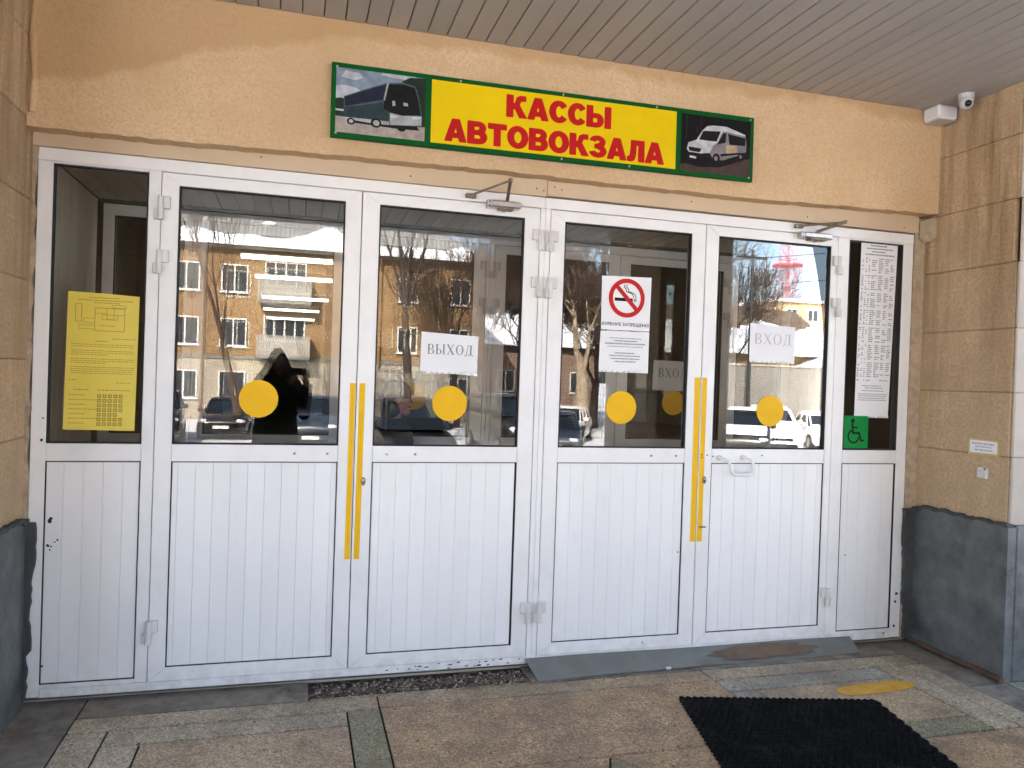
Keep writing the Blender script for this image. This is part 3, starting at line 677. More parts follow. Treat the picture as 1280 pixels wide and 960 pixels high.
# bolts in the middle rails, lock cylinders
for t, xs_ in ((L1, (-.003, .154)), (L2, (.446, .592)), (L3, (1.914, 2.067))):
    for x in xs_: screw(t, x, .0, 1.145)
for t, x, z in ((L2, .334, 1.008), (L4, 2.249, 1.008)):
    mb = MB(); pts = [(x+.012*math.cos(a), z+.022*math.sin(a)) for a in [i*math.pi/10 for i in range(20)]]
    mb.prism(pts, 'y', -.004, 0.0); lk = mb.build('lock', 'bronze', t)
    mb = MB(); mb.tube([(x, -.004, z+.006), (x, -.008, z+.006)], .006, 10); mb.box(x-.0015, x+.0015, -.0095, -.004, z-.014, z+.004, m=1); mb.build('key_hole', ['steel', 'gasket'], lk)
for x, z in ((2.228, 1.153), (2.228, 1.136), (2.262, 1.15), (2.62, 1.15), (2.30, 1.143)):
    mb = MB(); mb.tube([(x, 0, z), (x, -.002, z)], .0042, 10); mb.build('screw_hole', 'groove', L4)
mb = MB(); mb.tube([(2.232, -.001, .742), (2.232, -.016, .742)], .004, 8); mb.tube([(2.232, -.013, .742), (2.262, -.013, .742)], .0045, 8); mb.build('latch', 'bronze', L4)
# bent white pull handle on the right-hand leaf
mb = MB(); path = [(2.338, -.002, 1.136), (2.348, -.022, 1.133), (2.372, -.042, 1.124), (2.388, -.046, 1.10), (2.391, -.047, 1.068), (2.402, -.048, 1.05), (2.424, -.048, 1.042), (2.512, -.048, 1.042), (2.531, -.047, 1.052), (2.537, -.046, 1.075), (2.533, -.045, 1.108), (2.522, -.040, 1.127), (2.503, -.022, 1.135), (2.494, -.002, 1.138)]
mb.tube(path, .0085, 10)
hd = mb.build('handle', 'white', L4, 60)
for x, z in ((2.338, 1.136), (2.494, 1.138)):
    mb = MB(); mb.tube([(x, .001, z), (x, -.006, z)], .016, 14); mb.build('rosette', 'hinge', hd, 40)
# chipped paint on the sill, scuffs on the left side panel
for k in range(26):
    x = rnd.uniform(.45, 1.2); wd = rnd.uniform(.006, .03); z = rnd.uniform(.030, .060)
    mb = MB(); mb.prism([(x, z), (x+wd*.5, z-.002), (x+wd, z+.001), (x+wd*.8, z+.005), (x+wd*.3, z+.004)], 'y', -.0002, .0005); mb.build('paint_chip', 'dado_edge', fo)
for x, z, r in ((-1.062, .83, .011), (-1.058, .842, .008), (-1.068, .72, .007), (-1.055, .715, .004), (-1.04, .735, .004), (-1.03, .745, .005), (-1.06, .70, .004), (-1.078, .17, .006), (-1.1, 1.30, .004), (-1.104, 1.2, .006), (3.60, .25, .008), (3.607, .30, .010), (3.597, .10, .008), (3.52, .06, .006), (2.10, .6, .004), (1.9, .10, .004), (3.22, .55, .003)):
    mb = MB(); pts = [(x+r*rnd.uniform(.6, 1.2)*math.cos(a*math.pi/5), z+r*rnd.uniform(.6, 1.3)*math.sin(a*math.pi/5)) for a in range(10)]
    mb.prism(pts, 'y', .0066 if -1.08 < x < -.7 and z > .09 else -.0012, .0072 if -1.08 < x < -.7 and z > .09 else .003); mb.build('scuff_mark', 'groove', fo)
# door closers with folded arms
def closer(t, x0, x1, z0, z1, piv, elbow, shoe):
    mb = MB(); mb.box(x0+.02, x1, -.052, -.001, z0+.006, z1, .007); c = mb.build('door_closer', 'steel', t, 30)
    mb = MB(); mb.box(x0, x0+.022, -.046, -.001, z0+.004, z1+.002, .003); e = mb.build('end_plate', 'steel', c)
    for dz in (.012, .032):
        mb = MB(); mb.tube([(x0+.011, -.046, z0+dz), (x0+.011, -.049, z0+dz)], .004, 8); mb.build('screw', 'groove', c)
    mb = MB(); mb.box(x0+.06, x1-.04, -.05, -.001, z0-.004, z0+.006, .003); mb.tube([((x0+x1)/2, -.03, z0-.012), ((x0+x1)/2, -.03, z0+.004)], .012, 12); mb.build('spindle_plate', 'bronze', c)
    mb = MB(); mb.tube([(piv[0], -.03, z1), (piv[0], -.03, piv[1])], .009, 10)
    mb.tube([(piv[0], -.03, piv[1]), (elbow[0], elbow[2], elbow[1])], .009, 8); mb.tube([(elbow[0], elbow[2], elbow[1]-.008), (elbow[0], elbow[2], elbow[1]+.01)], .011, 10)
    mb.tube([(elbow[0], elbow[2], elbow[1]), (shoe[0], -.03, shoe[1])], .006, 8); mb.build('arm', 'bronze', c, 40)
    mb = MB(); mb.box(shoe[0]-.025, shoe[0]+.03, -.028, -.0045, shoe[1]-.011, shoe[1]+.011, .003); mb.build('arm_shoe', 'bronze', c)
closer(L2, .918, 1.100, 2.428, 2.470, (1.026, 2.476), (.992, 2.535, -.21), (.832, 2.486))
closer(L4, 2.803, 3.016, 2.424, 2.464, (2.915, 2.472), (3.03, 2.520, -.13), (2.80, 2.497))

# ------------------------------------------------------------------ papers and stickers
def sheet(name, label, cat, poly, y, mat, th=.0006, group=None):
    cx = sum(p[0] for p in poly)/len(poly); cz = min(p[1] for p in poly)
    t = thing(name, label, cat, (cx, y, cz), group)
    mb = MB(); mb.prism(poly, 'y', y-th, y); mb.build('paper_sheet', mat, t)
    return t
# serif capitals drawn with stems and slab serifs
def serif(mb, ch, x, z, h, put, m=0):
    w = {'В': .62, 'Ы': .86, 'Х': .72, 'О': .72, 'Д': .74}[ch]*h; t = .13*h; s = .045*h
    def arc(cx, cz, rx, rz, a0, a1, t0, n=14):
        for i in range(n):
            q = []
            for aa, sg in ((i, 1), (i+1, 1), (i+1, 0), (i, 0)):
                a = R(a0+(a1-a0)*aa/n); tw = (.05*h+(t0-.05*h)*abs(math.cos(a)))
                q.append(put(cx+(rx-(0 if sg else tw))*math.cos(a), cz+(rz-(0 if sg else .05*h))*math.sin(a)))
            mb.add(q, [(0, 1, 2, 3)], m)
    def stem(xx):
        rect(mb, xx, xx+t, z, z+h, put, m); rect(mb, xx-.05*h, xx+t+.05*h, z, z+s, put, m); rect(mb, xx-.05*h, xx+t+.05*h, z+h-s, z+h, put, m)
    if ch == 'В':
        stem(x+.06*h); arc(x+.30*h, z+.735*h, .24*h, .265*h, -90, 90, t); arc(x+.30*h, z+.25*h, .30*h, .25*h, -90, 90, t)
        for zz in (z, z+.455*h, z+h-s): rect(mb, x+.1*h, x+.32*h, zz, zz+s, put, m)
    if ch == 'Ы':
        stem(x+.06*h); arc(x+.28*h, z+.26*h, .26*h, .26*h, -90, 90, t)
        for zz in (z, z+.475*h): rect(mb, x+.1*h, x+.3*h, zz, zz+s, put, m)
        stem(x+.66*h)
    if ch == 'Х':
        line(mb, x+.12*h, z+h-.01*h, x+.60*h, z+.01*h, t, put, m); line(mb, x+.60*h, z+h-.01*h, x+.12*h, z+.01*h, .05*h, put, m)
        for xx in (x+.03*h, x+.48*h):
            rect(mb, xx, xx+.22*h, z, z+s, put, m); rect(mb, xx, xx+.22*h, z+h-s, z+h, put, m)
    if ch == 'О': arc(x+.36*h, z+.5*h, .34*h, .51*h, 0, 360, t, 28)
    if ch == 'Д':
        rect(mb, x+.48*h, x+.48*h+t, z, z+h, put, m); line(mb, x+.30*h, z+h, x+.14*h, z+.03*h, .05*h, put, m)
        rect(mb, x+.03*h, x+.70*h, z, z+s, put, m); rect(mb, x+.22*h, x+.68*h, z+h-s, z+h, put, m)
        line(mb, x+.05*h, z+s, x+.03*h, z-.17*h, .05*h, put, m); line(mb, x+.68*h, z+s, x+.70*h, z-.17*h, .05*h, put, m)
    return w
def serif_word(t, word_, x0, x1, z0, h, y, mat, y_off=-.0009):
    mb = MB(); put0 = lambda a, b: (a, b)
    tmp = MB(); x = 0
    for ch in word_: x += serif(tmp, ch, x, 0, h, lambda a, b: (a, 0, b))+.10*h
    x -= .10*h; sx = (x1-x0)/x; xx = 0
    for ch in word_:
        l = MB(); wd = serif(l, ch, xx, 0, h, lambda a, b: (x0+a*sx, y+y_off, z0+b)); l.build('letter', mat, t); xx += wd+.10*h
def tape_edge(t, x0, x1, z, y):
    mb = MB(); mb.box(x0, x1, y-.0012, y-.0008, z-.009, z+.006); mb.build('tape_strip', 'tape', t)
    for i in range(9):
        if rnd.random() < .75:
            xa = x0+(x1-x0)*(i+rnd.uniform(.1, .5))/9; d = MB(); d.box(xa, xa+rnd.uniform(.006, .014), y-.0016, y-.0013, z-.007, z-.003); d.build('tape_mark', 'ink_soft', t)
yo = .0172
t = sheet('exit_notice', 'white paper with large letters ВЫХОД above the yellow dot', 'notice', [(.605, 1.572), (.905, 1.556), (.908, 1.762), (.607, 1.775)], yo, 'paper')
serif_word(t, 'ВЫХОД', .640, .880, 1.662, .052, yo, 'ink_soft'); tape_edge(t, .62, .90, 1.572, yo)
t = sheet('entrance_notice', 'faded white ВХОД paper under the reflected radio mast', 'notice', [(2.524, 1.695), (2.826, 1.69), (2.828, 1.908), (2.523, 1.918)], yo, 'paper')
serif_word(t, 'ВХОД', 2.555, 2.805, 1.80, .062, yo, 'ink_pale'); tape_edge(t, 2.53, 2.82, 1.70, yo)
t = sheet('entrance_notice', 'dim grey ВХОД paper hanging behind the glass beside no smoking notice', 'notice', [(2.50, 1.50), (2.815, 1.495), (2.815, 1.715), (2.505, 1.72)], YI+yo, 'paper_grey')
serif_word(t, 'ВХОД', 2.545, 2.775, 1.595, .068, YI+yo, 'ink_soft')
# no smoking
t = sheet('no_smoking_notice', 'white no smoking notice with red ring and barred cigarette', 'notice', [(1.594, 1.835), (1.884, 1.838), (1.887, 2.137), (1.590, 2.130)], .0172, 'paper')
y = .0160; cx, cz = 1.741, 2.015
mb = MB()
for i in range(48):
    a, b = 2*math.pi*i/48, 2*math.pi*(i+1)/48
    mb.add([(cx+r*math.cos(q), y, cz+r*math.sin(q)) for r, q in ((.108, a), (.108, b), (.083, b), (.083, a))], [(0, 1, 2, 3)])
line(mb, cx-.066, cz+.068, cx+.066, cz-.068, .024, face_y(y-.0005)); mb.build('red_ring', 'red', t)
mb = MB(); rect(mb, cx-.072, cx+.036, cz-.018, cz, face_y(y+.0002)); rect(mb, cx+.042, cx+.047, cz-.018, cz, face_y(y+.0002)); rect(mb, cx+.052, cx+.057, cz-.018, cz, face_y(y+.0002)); mb.build('cigarette', 'ink', t)
mb = MB()
for off in (0, .014):
    pts = [(cx-.012+off, cz+.075), (cx-.018+off, cz+.062), (cx-.006+off, cz+.05), (cx-.004+off, cz+.036), (cx+.02+off, cz+.03), (cx+.034+off, cz+.022), (cx+.042+off, cz+.004)]
    for p, q in zip(pts, pts[1:]): line(mb, p[0], p[1], q[0], q[1], .0045, face_y(y+.0002))
mb.build('smoke_mark', 'ink', t)
mb = MB(); word(mb, 'КУРЕНИЕ ЗАПРЕЩЕНО!', 1.600, 1.880, 1.856, 1.878, face_y(y), .02); mb.build('lettering', 'ink', t)
t = sheet('hours_notice', 'white printed sheet directly under the no smoking sign', 'notice', [(1.588, 1.617), (1.884, 1.607), (1.884, 1.833), (1.592, 1.829)], .0174, 'paper')
mb = MB()
for z, a, b, h in ((1.790, 1.645, 1.84, .004), (1.774, 1.675, 1.81, .006), (1.758, 1.62, 1.862, .007), (1.744, 1.635, 1.85, .004), (1.707, 1.68, 1.80, .006), (1.692, 1.65, 1.835, .006), (1.676, 1.655, 1.83, .006), (1.660, 1.68, 1.81, .006)): dashes(mb, a, b, z, h, face_y(.0160), .004, .012, .0025)
tag(mb.build('printed_text', 'ink_soft', t), kind='stuff'); tape_edge(t, 1.588, 1.884, 1.612, .0166)
# yellow tactile plan on the left side light
t = sheet('evacuation_plan', 'yellow floor plan sheet in the left side light', 'notice', [(-1.024, 1.248), (-.725, 1.245), (-.719, 1.871), (-.84, 1.877), (-1.018, 1.881)], .0172, 'paper_yellow')
f = face_y(.0162); mb = MB()
dashes(mb, -.93, -.80, 1.855, .004, f, .004, .01, .003); dashes(mb, -.975, -.745, 1.843, .004, f, .004, .012, .003); dashes(mb, -.91, -.80, 1.832, .004, f, .004, .01, .003)
outline(mb, -.985, -.96, 1.745, 1.825, .0025, f); outline(mb, -.905, -.78, 1.705, 1.81, .0025, f); outline(mb, -.95, -.905, 1.74, 1.762, .002, f); outline(mb, -.97, -.905, 1.712, 1.73, .002, f)
outline(mb, -.905, -.855, 1.785, 1.81, .002, f); outline(mb, -.855, -.825, 1.76, 1.81, .002, f); outline(mb, -.825, -.78, 1.78, 1.81, .002, f); outline(mb, -.875, -.81, 1.757, 1.78, .002, f); outline(mb, -.835, -.775, 1.812, 1.825, .002, f)
dashes(mb, -.895, -.80, 1.728, .003, f, .004, .012, .004, .7); dashes(mb, -.83, -.73, 1.668, .003, f, .005, .02, .003)
dashes(mb, -.90, -.85, 1.655, .004, f); 
for i in range(15):
    if i in (2, 6, 10): continue
    dashes(mb, -1.0, -.735 if i not in (5, 9) else -.85, 1.640-i*.0095, .0028, f, .004, .016, .003)
dashes(mb, -1.005, -.975, 1.475, .003, f); dashes(mb, -.81, -.75, 1.465, .003, f)
dashes(mb, -.985, -.92, 1.43, .004, f); dashes(mb, -.885, -.75, 1.43, .004, f)
for r_ in range(7):
    z = 1.402-r_*.0215
    dashes(mb, -1.005, -.905+(.02 if r_ % 2 else -.03), z+.004, .003, f, .004, .014, .003)
tag(mb.build('printed_text', 'ink_brown', t), kind='stuff')
for r_ in range(7):
    z = 1.402-r_*.0215
    for k in range(5 if r_ != 4 else 4):
        mb = MB(); x = -.886+k*.0225; rect(mb, x, x+.0165, z-.006, z+.0105, f); mb.build('pictogram', 'ink_brown', t)
        mb = MB(); rect(mb, x+.005, x+.0115, z-.001, z+.006, face_y(.0158)); mb.build('pictogram_mark', 'paper_yellow', t)
# timetable on the right side light
t = sheet('timetable', 'tall white bus timetable sheet in the right side light', 'timetable', [(3.262, 1.392), (3.508, 1.386), (3.536, 2.448), (3.270, 2.448)], .0172, 'paper')
f = face_y(.0162); mb = MB()
for z, a, b in ((2.428, 3.34, 3.46), (2.41, 3.31, 3.50), (2.392, 3.35, 3.45), (2.374, 3.30, 3.515)): dashes(mb, a, b, z, .008, f, .006, .016, .003)
for i in range(64):
    z = 2.352-i*.0118
    s = .0006*i*.35
    if i % 9 == 8: continue
    for (a, b, fl) in ((3.282, 3.30, .7), (3.307, 3.322, .7), (3.329, 3.344, .6), (3.352, 3.395, .92), (3.402, 3.442, .85), (3.449, 3.484, .8), (3.490, 3.522, .75)):
        if rnd.random() < fl: dashes(mb, a-s, a-s+(b-a)*rnd.uniform(.5, 1), z, .0058, f, .006, .018, .003)
for z, a, b in ((1.575, 3.31, 3.45), (1.562, 3.33, 3.46), (1.545, 3.31, 3.47), (1.525, 3.285, 3.49), (1.513, 3.285, 3.49), (1.50, 3.285, 3.48), (1.488, 3.285, 3.49)): dashes(mb, a, b, z, .005, f, .005, .014, .003)
tag(mb.build('printed_text', 'ink_soft', t), kind='stuff'); tape_edge(t, 3.36, 3.51, 1.392, .0166)
mb = MB(); rect(mb, 3.272, 3.53, 2.0, 2.003, f)
# wheelchair sticker
t = thing('accessibility_sticker', 'green square wheelchair sticker below the timetable', 'sticker', (3.27, .016, 1.196))
mb = MB(); mb.prism([(3.180, 1.196), (3.368, 1.196), (3.366, 1.393), (3.178, 1.393)], 'y', .0154, .0160); mb.build('sticker_sheet', 'green', t)
mb = MB(); f = face_y(.0149); cx, cz = 3.262, 1.268
for i in range(30):
    a, b = R(115+i*235/30), R(115+(i+1)*235/30)
    mb.add([(cx+r*math.cos(q), .0149, cz+r*math.sin(q)) for r, q in ((.044, a), (.044, b), (.033, b), (.033, a))], [(0, 1, 2, 3)])
mb.add([(3.253+.014*math.cos(k*math.pi/8), .0149, 1.362+.014*math.sin(k*math.pi/8)) for k in range(16)], [tuple(range(16))])
for a in ((3.250, 1.348, 3.256, 1.288, .014), (3.250, 1.288, 3.302, 1.288, .012), (3.300, 1.292, 3.318, 1.238, .013), (3.316, 1.240, 3.340, 1.246, .010), (3.252, 1.322, 3.290, 1.322, .009)): line(mb, *a, f)
mb.build('wheelchair_figure', 'ink', t)

# ------------------------------------------------------------------ sign board over the doors
sg = thing('ticket_office_sign', 'long green framed sign reading КАССЫ АВТОВОКЗАЛА above the doors', 'sign', (1.26, -.13, 2.68), local=True)
sg.rotation_euler = (0, -.0065, 0)
def sp(x, z): return (x-1.26, z-2.68)          # sign-local
def sput(y): return lambda a, b: (a-1.26, y, b-2.68)
mb = MB(); mb.box(-1.145, 1.146, -.008, .016, 0, .356, .003); mb.build('backing_panel', 'sign_green', sg)
mb = MB(); mb.box(.596-1.26, 1.928-1.26, -.0095, -.0081, .024, .333); mb.build('yellow_field', 'sign_yellow', sg)
def bold(ch):
    """heavy sans capitals, unit height, as a list of polygons, and the width"""
    def bar(a, b, c, d): return [(a, b), (c, b), (c, d), (a, d)]
    def arc(cx, cz, rx, rz, tx, tz, a0, a1, n=18):
        o = []
        for i in range(n):
            q = [(cx+r1*math.cos(R(a)), cz+r2*math.sin(R(a))) for r1, r2, a in ((rx, rz, a0+(a1-a0)*i/n), (rx, rz, a0+(a1-a0)*(i+1)/n), (rx-tx, rz-tz, a0+(a1-a0)*(i+1)/n), (rx-tx, rz-tz, a0+(a1-a0)*i/n))]
            o.append(q)
        return o
    if ch == 'К': return [bar(0, 0, .26, 1), [(.26, .38), (.40, .40), (.56, .62), (.62, .78), (.84, .80), (.84, 1), (.62, 1), (.46, .92), (.38, .66), (.26, .60)], [(.36, .52), (.54, .60), (.88, 0), (.58, 0), (.36, .42)]], .88
    if ch == 'А': return [[(0, 0), (.27, 0), (.46, .72), (.46, 1), (.31, 1)], [(.92, 0), (.65, 0), (.46, .72), (.46, 1), (.61, 1)], bar(.24, .17, .68, .36)], .92
    if ch == 'С': return arc(.43, .5, .43, .51, .26, .21, 38, 322, 26), .80
    if ch == 'О': return arc(.46, .5, .46, .51, .26, .21, 0, 360, 32), .92
    if ch == 'Т': return [bar(0, .78, .80, 1), bar(.27, 0, .53, .78)], .80
    if ch == 'В': return [bar(0, 0, .26, 1), bar(.26, .80, .46, 1), bar(.26, .42, .48, .60), bar(.26, 0, .50, .20)]+arc(.46, .72, .32, .28, .24, .19, -78, 90)+arc(.50, .30, .34, .30, .25, .20, -90, 90), .84
    if ch == 'Ы': return [bar(0, 0, .26, 1), bar(.26, .46, .46, .64), bar(.26, 0, .46, .19)]+arc(.46, .32, .32, .32, .25, .19, -90, 90)+[bar(.88, 0, 1.14, 1)], 1.14
    if ch == 'З': return arc(.36, .73, .37, .28, .24, .19, -85, 165)+arc(.38, .29, .40, .30, .25, .20, -165, 88)+[bar(.24, .43, .42, .60)], .78
    if ch == 'Л': return [bar(.56, 0, .82, 1), bar(.18, .79, .56, 1), [(.18, .79), (.42, .79), (.40, .42), (.35, .12), (.26, .02), (.14, -.01), (0, .01), (0, .20), (.09, .21), (.14, .32)]], .82
def row(txt, x0, x1, z0, z1):
    gs = [bold(c) for c in txt]; gap = .085; tot = sum(g[1] for g in gs)+gap*(len(txt)-1); sx = (x1-x0)/tot; x = x0
    for polys, w_ in gs:
        mb = MB()
        i = 0
        for pl in polys:                                   # each stroke is fattened a little all round
            for ox, oz in ((-1, -1), (0, -1), (1, -1), (-1, 0), (0, 0), (1, 0), (-1, 1), (0, 1), (1, 1)):
                q = .0042*(.75 if ox and oz else 1); i += 1
                mb.add([(x+a*sx-1.26+ox*q, -.0101-.000004*i, z0+b*(z1-z0)-2.68+oz*q*.8) for a, b in pl], [tuple(range(len(pl)))])
        mb.build('letter', 'sign_red', sg); x += (w_+gap)*sx
row('КАССЫ', .981, 1.545, 2.877, 2.985); row('АВТОВОКЗАЛА', .668, 1.856, 2.722, 2.830)
for x, z in ((-1.12, .335), (-1.12, .02), (1.12, .34), (1.12, .02), (-.52, .342), (.02, .343), (.02, .012), (.55, .343), (.4, .012)):
    mb = MB(); mb.tube([(x, -.008, z), (x, -.0115, z)], .0055, 8); mb.build('screw', 'steel', sg)
def flat(name, c, r=.4): M[name] = surf(name, c, tuple(x*.62 for x in c), 26, r, spec=.2)
for nm, c in dict(p_sky=(.24, .30, .38), p_cloud=(.52, .55, .60), p_tree=(.02, .03, .022), p_road=(.42, .36, .32), p_bus=(.07, .115, .13), p_busdark=(.03, .05, .06), p_glass=(.018, .022, .045), p_black=(.008, .008, .01), p_silver=(.42, .45, .46),
                  p_night=(.006, .006, .007), p_earth=(.075, .045, .04), p_van=(.58, .58, .61), p_vanshade=(.25, .23, .24), p_stripe=(.5, .36, .22), p_lamp=(.62, .63, .66)).items(): flat(nm, c)
def picture(x0, x1, z0, z1, layers, label):
    mb = MB(); names = []; d = -.0084
    for mname, poly in layers:
        if mname not in names: names.append(mname)
        d -= .00012
        mb.add([(x0+(x1-x0)*u-1.26, d, z0+(z1-z0)*v-2.68) for u, v in poly], [tuple(range(len(poly)))], names.index(mname))
    o = mb.build('picture', names, sg); o['label'] = label
def circ(u, v, r, asp=.8, n=14): return [(u+r*asp*math.cos(2*math.pi*k/n), v+r*math.sin(2*math.pi*k/n)) for k in range(n)]
S1 = lambda *p: [((x-83)/525, 1-(y-(95+(x-88)*.134))/385) for x, y in p]
picture(.137, .566, 2.705, 3.012, [
    ('p_sky', [(0, 0), (1, 0), (1, 1), (0, 1)]),
    ('p_cloud', [(0, .50), (.22, .58), (.30, .66), (.2, .72), (.06, .74), (0, .72)]), ('p_cloud', [(.05, .86), (.2, .83), (.3, .88), (.25, .95), (.1, .97)]), ('p_cloud', [(.5, .96), (.78, .93), (.9, 1), (.5, 1)]),
    ('p_tree', [(0, .25), (.12, .25), (.12, .50), (.06, .54), (0, .52)]), ('p_tree', [(.72, .90), (.82, .98), (1, 1), (1, .2), (.9, .2), (.9, .8)]),
    ('p_road', [(0, 0), (1, 0), (1, .22), (.5, .2), (0, .24)]), ('p_cloud', [(0, .33), (.1, .33), (.1, .36), (0, .36)]),
    ('p_black', S1((160, 425), (330, 452), (440, 470), (575, 485), (560, 458), (400, 440), (160, 405))),
    ('p_bus', S1((128, 270), (250, 228), (380, 190), (470, 190), (545, 215), (570, 290), (587, 390), (587, 458), (400, 448), (300, 436), (130, 400))),
    ('p_busdark', S1((130, 335), (355, 310), (365, 345), (395, 380), (395, 445), (300, 432), (130, 398))), ('p_silver', S1((130, 392), (395, 425), (395, 446), (300, 436), (130, 402))),
    ('p_glass', S1((135, 274), (250, 235), (372, 200), (355, 292), (135, 330))),
    ('p_black', S1((388, 200), (470, 200), (540, 222), (566, 300), (582, 392), (470, 390), (400, 372), (362, 350), (360, 300))),
    ('p_silver', S1((398, 372), (470, 392), (587, 398), (587, 456), (400, 446))), ('p_lamp', S1((402, 382), (450, 395), (445, 410), (402, 400))), ('p_lamp', S1((530, 402), (586, 402), (586, 415), (530, 414))),
    ('p_silver', S1((410, 300), (425, 300), (430, 330), (412, 332))), ('p_silver', S1((475, 312), (500, 315), (505, 335), (478, 332))),
    ('p_silver', S1((378, 192), (388, 192), (366, 300), (358, 296))),
    ('p_black', circ(.17, .185, .055)), ('p_silver', circ(.172, .185, .03)), ('p_black', circ(.447, .20, .075)), ('p_silver', circ(.45, .20, .045)), ('p_black', circ(.735, .155, .045, 1.1))], 'photo of a teal coach on the left of the sign')
S2 = lambda *p: [((x-80)/870, 1-(y-(75+(x-85)*.086))/715) for x, y in p]
C2 = lambda x, y, r: [((x+r*.75*math.cos(2*math.pi*k/14)-80)/870, 1-(y+r*math.sin(2*math.pi*k/14)-(75+(x-85)*.086))/715) for k in range(14)]
picture(1.958, 2.384, 2.702, 3.01, [
    ('p_night', [(0, 0), (1, 0), (1, 1), (0, 1)]), ('p_earth', [(0, 0), (1, 0), (1, .33), (.75, .27), (.5, .17), (0, .12)]),
    ('p_tree', S2((140, 90), (155, 90), (150, 380), (138, 380))), ('p_earth', S2((270, 230), (280, 230), (280, 310), (272, 310))), ('p_earth', S2((318, 110), (324, 110), (322, 280), (318, 280))),
    ('p_black', S2((160, 560), (500, 560), (620, 660), (880, 600), (860, 650), (560, 745), (300, 745), (150, 700))),
    ('p_vanshade', S2((160, 490), (170, 440), (270, 400), (340, 280), (400, 225), (480, 215), (640, 225), (880, 320), (902, 460), (892, 555), (600, 655), (480, 640), (440, 570), (180, 560), (152, 520))),
    ('p_van', S2((160, 490), (170, 440), (270, 402), (345, 280), (400, 225), (480, 217), (620, 225), (590, 300), (530, 430), (480, 470), (440, 560), (330, 575), (180, 555), (152, 520))),
    ('p_van', S2((620, 225), (640, 226), (880, 322), (884, 340), (650, 290), (600, 285))),
    ('p_black', S2((350, 288), (568, 287), (520, 418), (420, 412), (300, 398))), ('p_black', S2((600, 308), (640, 308), (632, 430), (530, 452))), ('p_black', S2((660, 315), (885, 365), (882, 462), (682, 452))),
    ('p_black', S2((172, 490), (335, 512), (312, 560), (185, 542))), ('p_lamp', S2((345, 525), (440, 488), (425, 562), (345, 562))), ('p_stripe', S2((640, 470), (780, 462), (780, 548), (640, 570))),
    ('p_black', S2((570, 575), (895, 545), (892, 562), (575, 605))), ('p_lamp', S2((190, 602), (270, 614), (270, 642), (190, 628))),
    ('p_black', C2(520, 630, 62)), ('p_vanshade', C2(515, 632, 30)), ('p_black', C2(828, 600, 48)), ('p_vanshade', C2(826, 602, 24))], 'photo of a white minibus on the right of the sign')

# ------------------------------------------------------------------ small fittings on the porch
t = thing('junction_box', 'grey white junction box in the ceiling corner', 'junction box', (3.60, -.25, 3.13))
mb = MB(); mb.box(3.565, 3.705, -.235, -.112, 3.165, 3.243, .012); mb.build('box_body', 'paper_grey', t)
mb = MB(); mb.box(3.572, 3.698, -.229, -.118, 3.157, 3.165, .004); mb.build('lid', 'plastic_white', t)
t = thing('dome_camera', 'white dome security camera under the canopy beside junction box', 'camera', (3.60, -.38, 3.2))
mb = MB(); mb.tube([(3.60, -.39, 3.244), (3.60, -.39, 3.205)], [.042, .040], 20); mb.build('base', 'plastic_white', t, 40)
mb = MB(); mb.ball((3.587, -.403, 3.19), .037, 18, 12); mb.build('housing', 'plastic_white', t, 80)
mb = MB(); mb.ball((3.575, -.427, 3.179), (.019, .019, .019), 14, 8); mb.build('lens', 'plastic_black', t, 80)
fx = lambda xx: (lambda a, b: (xx, a, b))
t = thing('call_sign', 'small white call button sign with yellowed edge on right reveal', 'sign', (3.70, -.48, 1.21))
mb = MB(); mb.prism([(-.582, 1.210), (-.384, 1.206), (-.384, 1.297), (-.580, 1.294)], 'x', 3.714, 3.7165); mb.build('plate', surf('yellowed_edge', (.62, .45, .16), (.55, .4, .16), 20, .6), t)
mb = MB(); mb.prism([(-.572, 1.222), (-.394, 1.219), (-.394, 1.289), (-.571, 1.287)], 'x', 3.7128, 3.7139); mb.build('face', 'paper', t)
for txt, z, a, b in (('КНОПКА ВЫЗОВА', 1.266, -.41, -.555), ('ДЕЖУРНОГО', 1.248, -.43, -.535), ('АВТОВОКЗАЛА', 1.230, -.425, -.545)):
    mb = MB(); word(mb, txt, a, b, z, z+.011, fx(3.7122), .01); mb.build('lettering', surf('blue_ink', (.05, .06, .16), None, 9, .6), t)
t = thing('call_button', 'small square white call button below the call sign', 'button', (3.70, -.49, 1.08))
mb = MB(); mb.box(3.700, 3.719, -.521, -.461, 1.078, 1.14, .003); mb.build('body', 'paper_grey', t)
mb = MB(); mb.box(3.694, 3.700, -.519, -.463, 1.082, 1.128, .003); mb.build('cover', 'plastic_white', t)
mb = MB(); mb.box(3.6965, 3.6995, -.519, -.505, 1.130, 1.137); mb.build('indicator', 'plastic_black', t)

# ramp, mat, yellow patch, broken screed
t = thing('threshold_ramp', 'grey sheet ramp lying against the two right-hand leaves', 'ramp', (2.2, -.09, 0))
mb = MB(); xs = [1.215+(3.27-1.215)*i/40 for i in range(41)]
top = [(x, -.004, .058+.002*math.sin(x*5)) for x in xs]; bot = [(x+.022*(1-i/40)-.03*(i/40), -.172+.045*(i/40)+.003*math.sin(x*9), .006+.003*math.sin(x*4)) for i, x in enumerate(xs)]
vs = top+bot+[(p[0], p[1], p[2]-.006) for p in top]+[(p[0], p[1], p[2]-.005) for p in bot]; n = 41; fs = []
for i in range(40): fs += [(i, i+1, n+i+1, n+i), (2*n+i, 3*n+i, 3*n+i+1, 2*n+i+1), (n+i, n+i+1, 3*n+i+1, 3*n+i), (i, 2*n+i, 2*n+i+1, i+1)]
fs += [(0, n, 3*n, 2*n), (n-1, 3*n-1, 4*n-1, 2*n-1)]
mb.add(vs, fs); mb.build('ramp_plate', 'ramp', t)
mb = MB(); pl = []
